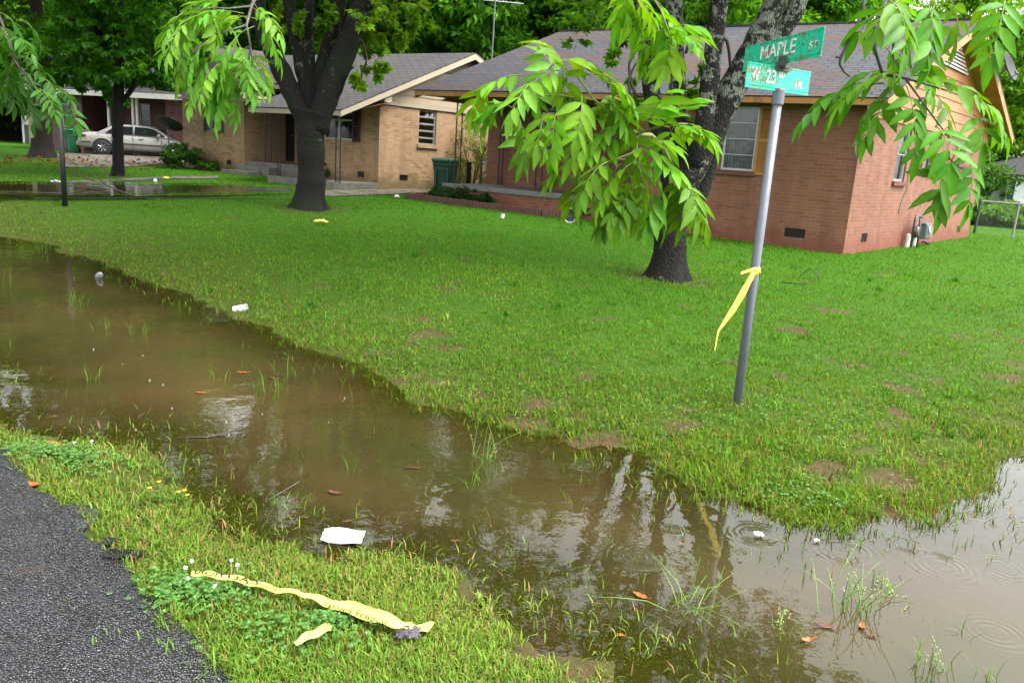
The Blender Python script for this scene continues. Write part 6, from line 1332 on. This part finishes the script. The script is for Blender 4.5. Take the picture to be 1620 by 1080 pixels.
# ------------------------------------------------------------------ rushes, flowers, clover
def rush(px, py, n, h, label, name='rush_plant', seeds=True, spread=.05, mx=.8):
    p = G(px, py, -.06); o = empty(name, G(px, py, 0), label, 'plant'); mb = MB(); sd_ = MB()
    for k in range(n):
        a = rng.uniform(0, 6.28); l = h * rng.uniform(.5, 1.1); b = p + v3(rng.normal(0, spread), rng.normal(0, spread), 0); lean = rng.uniform(.05, mx); d = v3(math.cos(a), math.sin(a), 0)
        pts = [b + d * l * lean * t * t + v3(0, 0, l * (t - .25 * lean * t * t)) for t in (0, .3, .6, .85, 1.)]; mb.tube(pts, [.0022, .002, .0017, .0012, .0006], 5)
        if seeds and rng.random() < .6:
            for q in range(5): c = pts[3] + (pts[4] - pts[3]) * rng.uniform(-1., 1.) + rng.normal(0, .004, 3); sd_.lathe([(.0, -.004), (.0028, 0), (0, .005)], 5, c, (rng.normal(), rng.normal(), 1.5))
    mb.build('stem', M['rush'], o, smooth=True)
    if seeds and sd_.v: sd_.build('seed_heads', M['seed'], o)
    return o
M['rush'] = plain('rush green', (.12, .25, .025), .45, .3, 12.); M['seed'] = plain('pale seed', (.35, .38, .14), .6, .2, 12.)
rush(1340, 985, 26, .29, 'tall seeding rush clump standing in the bottom right water'); rush(1395, 960, 9, .16, 'sparse low rush right of the tall rush clump', spread=.04); rush(1232, 1010, 8, .15, 'thin low rush left of the curled orange leaf', spread=.02); rush(1452, 1070, 12, .17, 'rush sprouts at the bottom right edge of the photo')
rush(1085, 985, 16, .24, 'splayed grass clump right of the large orange leaf', 'grass_clump', False, .05, 1.6); rush(775, 745, 12, .26, 'thin upright sedge in the middle of the ditch water', seeds=True)
fp = GT(268, 800); o = empty('wildflower', fp, 'spindly yellow wildflower growing in the near ditch edge', 'flower'); mb = MB(); lf = Leaves()
for (x, y, hx) in ((237, 772, .12), (252, 762, .15), (283, 778, .14), (297, 783, .12), (292, 776, .13)):
    q = at(x, y, float(fp[1]) - .02); mb.tube([fp + v3(0, 0, -.03), (fp + q) / 2 + v3(.01, 0, .02), q], [.002, .0016, .001], 5)
    fl = MB()
    for k in range(5): a = k * 1.257; fl.add([q, q + v3(.007 * math.cos(a - .5), .007 * math.sin(a - .5), .003), q + v3(.011 * math.cos(a), .011 * math.sin(a), .004), q + v3(.007 * math.cos(a + .5), .007 * math.sin(a + .5), .003)], [(0, 1, 2, 3)])
    fl.build('petals', M['flower_y'], o)
    for t in (.3, .5, .65, .8): c = fp * (1 - t) + q * t; kites(lf, np.repeat(c[None], 5, 0), rand_dirs(5, .1), np.full(5, .022), np.full(5, .011), np.tile(np.array([[.13, .27, .03]]), (5, 1)))
mb.build('stem', M['green_twig'], o); lf.obj('leaves', M['leaf_near'], o)
CL = Leaves(); fw = MB()
for (cx_, cy_, rx, ry, n) in ((330, 930, 85, 32, 330), (275, 935, 55, 36, 170), (80, 708, 85, 18, 330), (130, 722, 60, 16, 110), (480, 1000, 160, 50, 160), (800, 640, 260, 60, 260), (1150, 660, 240, 90, 320), (1400, 640, 200, 110, 320), (650, 560, 200, 60, 160), (520, 985, 30, 12, 120), (1240, 770, 80, 30, 120), (1330, 790, 90, 30, 120)):
    for _ in range(n):
        p = GT2 = G(cx_ + rng.normal(0, rx * .5), cy_ + rng.normal(0, ry * .5), .08); g = tz(p[0], p[1])
        if g < .005 or sdist(p[0], p[1], [W2(q_, .08) for q_ in [(300, 896), (298, 916), (390, 926), (500, 955), (600, 992), (690, 1006), (692, 980), (600, 958), (500, 936), (400, 910)]]) < .01: continue
        c = v3(p[0], p[1], g + rng.uniform(.015, .05)); a = rng.uniform(0, 6.28)
        for k in range(3):
            d = unit(v3(math.cos(a + k * 2.09), math.sin(a + k * 2.09), .15 + rng.normal(0, .1))); kites(CL, c[None], d[None], np.array([.013]), np.array([.014]), np.array([[.12, .27, .06]]) * rng.uniform(.7, 1.25), 1, .1)
clover = CL.obj('clover', M['leaf_near']); tag(clover, 'low green clover patches in the near verge', 'clover', kind='stuff')
for i, (x, y, lb) in enumerate(((304, 899, 'white clover flower at the left tip of the long yellow tape'), (294, 910, 'white clover flower just left of the yellow tape tip'), (298, 928, 'white clover flower below the yellow tape tip'), (366, 898, 'white clover flower above the yellow tape'), (376, 905, 'white clover flower touching the upper edge of the yellow tape'), (358, 926, 'white clover flower under the yellow tape, furthest right'), (340, 940, 'white clover flower lowest in the clover patch'), (118, 708, 'white clover flower right of the broad orange leaf'), (146, 706, 'white clover flower furthest right in the upper clover patch'))):
    p = GT(x, y + 5) + v3(0, 0, .045); mb = MB()
    for k in range(26): d = unit(rng.normal(0, 1, 3) + v3(0, 0, .4)); mb.tube([p + d * .002, p + d * .008], [.0014, .0009], 4)
    mb.tube([p - v3(0, 0, .07), p], .001, 4); tag(mb.build('clover_flower', M['flower_w'], None), lb, 'flower', 'white clover flowers')
# fallen leaf litter round the foot of tree D
LD = Leaves(); n = 420; a = rng.uniform(0, 1, n); xs = bD[0] + rng.normal(2.2, 3.2, n); ys = bD[1] - 2.0 + rng.normal(0, 1.6, n); P = np.stack([xs, ys, terr(xs, ys) + .05], 1)
d = rand_dirs(n, 0.); d[:, 2] *= .2; kites(LD, P, d, np.full(n, .17), np.full(n, .11), np.where(rng.random((n, 1)) < .4, np.array([[.28, .09, .03]]), np.array([[.13, .065, .03]])) * rng.uniform(.5, 1.2, (n, 1)))
ll_ = LD.obj('leaf_litter', M['leaf_far']); tag(ll_, 'brown leaf litter strewn round the far left tree', 'leaf litter', kind='stuff')
# raindrop splashes standing on the water
def splash(px, py, s):
    p = G(px, py, 0.); mb = MB(); mb.lathe([(.0, .0), (.012 * s, .004 * s), (.016 * s, .0), (.009 * s, -.001), (.004 * s, .008 * s), (.0035 * s, .02 * s), (.0045 * s, .026 * s), (0, .031 * s)], 10, p)
    return tag(mb.build('raindrop_splash', M['clear'], None, smooth=True, origin=p), 'tiny clear raindrop splash standing on the brown ditch water', 'splash', 'raindrop splashes')
for (x, y, s) in [(148, 553, 1.3), (226, 563, 1.2), (194, 576, 1.1), (237, 602, 1.2), (258, 609, 1.2), (215, 680, 1.2), (358, 668, 1.4), (545, 630, 1.2), (520, 668, 1.1), (362, 688, 1.3), (272, 646, 1.), (415, 655, 1.)]: splash(x, y, s * rng.uniform(.25, .45))

# ------------------------------------------------------------------ grow the grass
TAPE_ZONE = [W2(p, .08) for p in [(296, 905), (300, 928), (400, 940), (500, 965), (600, 1000), (690, 1012), (692, 1003), (600, 985), (500, 948), (400, 925)]] + [W2(p, .08) for p in [(400, 918), (302, 898)]]
CARD_ZONE = [W2(p) for p in [(500, 826), (585, 828), (582, 872), (500, 866)]]
def grow(n, r0, r1, th0, th1, lmul=1.):
    r = np.exp(rng.uniform(math.log(r0), math.log(r1), n)); th = rng.uniform(th0, th1, n)
    x = r * np.sin(th); y = r * np.cos(th)
    keep = np.ones(n, bool)
    d = shore(x, y); keep &= d > -.75
    keep &= rng.random(n) < np.where(d < 0, np.where(.67 * x + .74 * y < 2.6, .8 * np.exp(d / .42), .7 * np.exp(d / .3)), 1.)
    dr = sdist(x, y, ROAD); keep &= (dr > -.02) | ((dr > -.3) & (rng.random(n) < .012) & (vnoise(x, y, .17, 2) > .6))
    keep &= sdist(x, y, PUDDLE) > -.15
    for D in DRIVES: keep &= (~inside(x, y, D)) | (rng.random(n) < .1)
    for Fp in FOOT: keep &= ~inside(x, y, Fp)
    for (p, q) in TRUNKS: keep &= np.hypot(x - p[0], y - p[1]) > q * .62
    keep &= ~inside(x, y, CARD_ZONE); keep &= ~inside(x, y, TAPE_ZONE) | (rng.random(n) < .45)
    b = bare(x, y); keep &= rng.random(n) > b * .9
    keep &= rng.random(n) < np.clip(-.15 + 1.5 * fbm(x, y, .26, 51) + .05 * np.hypot(x, y) / 2, .1, 1.)
    x, y, d, r = x[keep], y[keep], d[keep], r[keep]; n = len(x)
    road_side = (.67 * x + .74 * y) < 2.4
    z = terr(x, y); P = np.stack([x, y, z - .004], 1)
    clump = .5 * fbm(x, y, .55, 61) + .5 * fbm(x, y, 1.7, 67) + .06; lush = np.exp(-np.abs(d - .15) / .5)
    ln = (.018 + .032 * rng.random(n) + .05 * np.clip(clump - .45, 0, 1) * 2 + .03 * lush * rng.random(n)) * lmul
    ln = np.where(r > 12, ln * .95, ln)
    em = rng.random(n) < np.where(.67 * x + .74 * y < 2.6, .05, .16); ln = np.where((d < -.05) & ~em, np.clip(ln, .01, np.maximum(.012, -z * 1.05)), ln); ln = np.where((d < 0) & em, np.maximum(ln, .06 - z), ln)
    ln = np.where(road_side & (d > 0), ln * .72, ln)
    wd = .0026 + .00045 * r + .0028 * rng.random(n) ** 2
    col = at_noise_cols(x, y, n)
    dry = (np.exp(-np.maximum(d, 0) / 1.2) + .8 * np.exp(-((x - 1.75) ** 2 + (y - 4.6) ** 2) / 1.3))[:, None].clip(0, 1) * (rng.random((n, 1)) < .10)
    col = col * (1 - dry) + np.array([.3, .2, .06]) * dry * (.5 + .7 * rng.random((n, 1)))
    col = np.where(road_side[:, None], col * np.array([1.45, 1.25, 1.9]), col)
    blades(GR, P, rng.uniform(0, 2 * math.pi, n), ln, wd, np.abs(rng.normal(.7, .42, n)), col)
grow(470000, 1.9, 33, -.80, .72)
grow(90000, 1.9, 5, -.80, .74, 1.1)
# stray taller clumps in the lawn and weeds at the water's edge
def tuft(px, py, k, h, spread=.05, wd=.004, z=None, lean=.5, col=(.12, .24, .03), target=None, p=None):
    p = p if p is not None else GT(px, py) if z is None else G(px, py, z); n = k
    P = p + np.stack([rng.normal(0, spread, n), rng.normal(0, spread, n), np.full(n, -.02)], 1)
    if z is not None: P[:, 2] = z - .05
    c = np.array(col) * (.6 + .8 * rng.random((n, 1)))
    blades(target or GR, P, rng.uniform(0, 6.28, n), h * (.45 + .65 * rng.random(n)), np.full(n, wd), np.abs(rng.normal(lean, .3, n)), c, .7)
for (a, b, k, h) in [(115, 480, 14, .22), (130, 484, 10, .16), (150, 602, 8, .16), (210, 528, 10, .17), (228, 530, 8, .22), (408, 622, 12, .2), (432, 628, 10, .2), (455, 598, 8, .22), (350, 604, 7, .15), (620, 655, 7, .16), (770, 748, 16, .2), (748, 770, 6, .16), (850, 690, 9, .13), (70, 400, 14, .32), (20, 455, 6, .25), (160, 520, 7, .2), (495, 590, 6, .17), (545, 632, 5, .16), (965, 880, 3, .14), (1090, 785, 5, .13), (310, 640, 4, .1), (470, 800, 16, .1), (440, 800, 16, .1), (500, 815, 12, .09), (900, 800, 3, .12), (1465, 905, 4, .08), (1530, 1000, 5, .1), (1225, 1000, 5, .1), (1252, 1010, 5, .1), (1400, 930, 5, .12), (1415, 950, 5, .12), (1455, 1060, 10, .14), (1560, 1075, 8, .1), (1110, 890, 3, .08), (700, 700, 3, .12), (560, 745, 3, .1)]:
    tuft(a, b, k, h + .05, .035, .0042, z=0.)
TA = rng.uniform(150, 1610, 620); TB = rng.uniform(395, 800, 620); TP = GTv(TA, TB)
for a, b, p in zip(TA, TB, TP):
    if p[2] > .012 and p[1] < 13: k_ = rng.random(); tuft(a, b, int(rng.integers(7, 20)), (.05 + .07 * rng.random() ** 2) * (1.25 if p[1] > 7 else 1.), .02 + .05 * rng.random(), .004 + .0006 * p[1] + .003 * rng.random(), col=((.10, .26, .02) if k_ < .45 else (.035, .15, .012) if k_ < .75 else (.2, .3, .04)), p=p)
for _ in range(60):
    a = rng.uniform(250, 900); b = rng.uniform(880, 1075); p = GT(a, b)
    if p[2] > .02 and sdist(p[0], p[1], TAPE_ZONE) > .06: tuft(a, b, 12, .07 + .05 * rng.random(), .025, .005, col=(.16, .3, .04))
grass = GR.obj('grass', M['grass']); tag(grass, 'short wet green grass and weeds covering the lawn and verge', 'grass', kind='stuff')

# ------------------------------------------------------------------ light
SUN_EL, SUN_AZ = R(58), R(112)       # azimuth clockwise from +Y (compass style)
sd_ = Vector((math.sin(SUN_AZ) * math.cos(SUN_EL), math.cos(SUN_AZ) * math.cos(SUN_EL), math.sin(SUN_EL)))
sun = bpy.data.lights.new('sun', 'SUN'); so_ = bpy.data.objects.new('sun', sun); COL.objects.link(so_)
sun.energy = .6; sun.angle = R(25); sun.color = (1., .97, .92)
so_.rotation_euler = sd_.to_track_quat('Z', 'Y').to_euler()
world = bpy.data.worlds.new('World'); scene.world = world; world.use_nodes = True; nt = world.node_tree; nt.nodes.clear()
sky = nt.nodes.new('ShaderNodeTexSky'); sky.sky_type = 'NISHITA'; sky.sun_disc = False; sky.sun_elevation = SUN_EL; sky.sun_rotation = SUN_AZ; sky.dust_density = 4.; sky.air_density = 1.; sky.ozone_density = 1.
hs = nt.nodes.new('ShaderNodeHueSaturation'); hs.inputs['Saturation'].default_value = .14; nt.links.new(sky.outputs[0], hs.inputs['Color'])
bg = nt.nodes.new('ShaderNodeBackground'); bg.inputs[1].default_value = .15; nt.links.new(hs.outputs[0], bg.inputs[0])
ow = nt.nodes.new('ShaderNodeOutputWorld'); nt.links.new(bg.outputs[0], ow.inputs[0])
scene.view_settings.view_transform = 'Standard'; scene.view_settings.look = 'None'; scene.view_settings.exposure = 2.18; scene.view_settings.gamma = 1
scene.render.engine = 'CYCLES'; scene.cycles.max_bounces = 6; scene.cycles.transparent_max_bounces = 12; scene.cycles.diffuse_bounces = 3; scene.cycles.caustics_reflective = False; scene.cycles.caustics_refractive = False
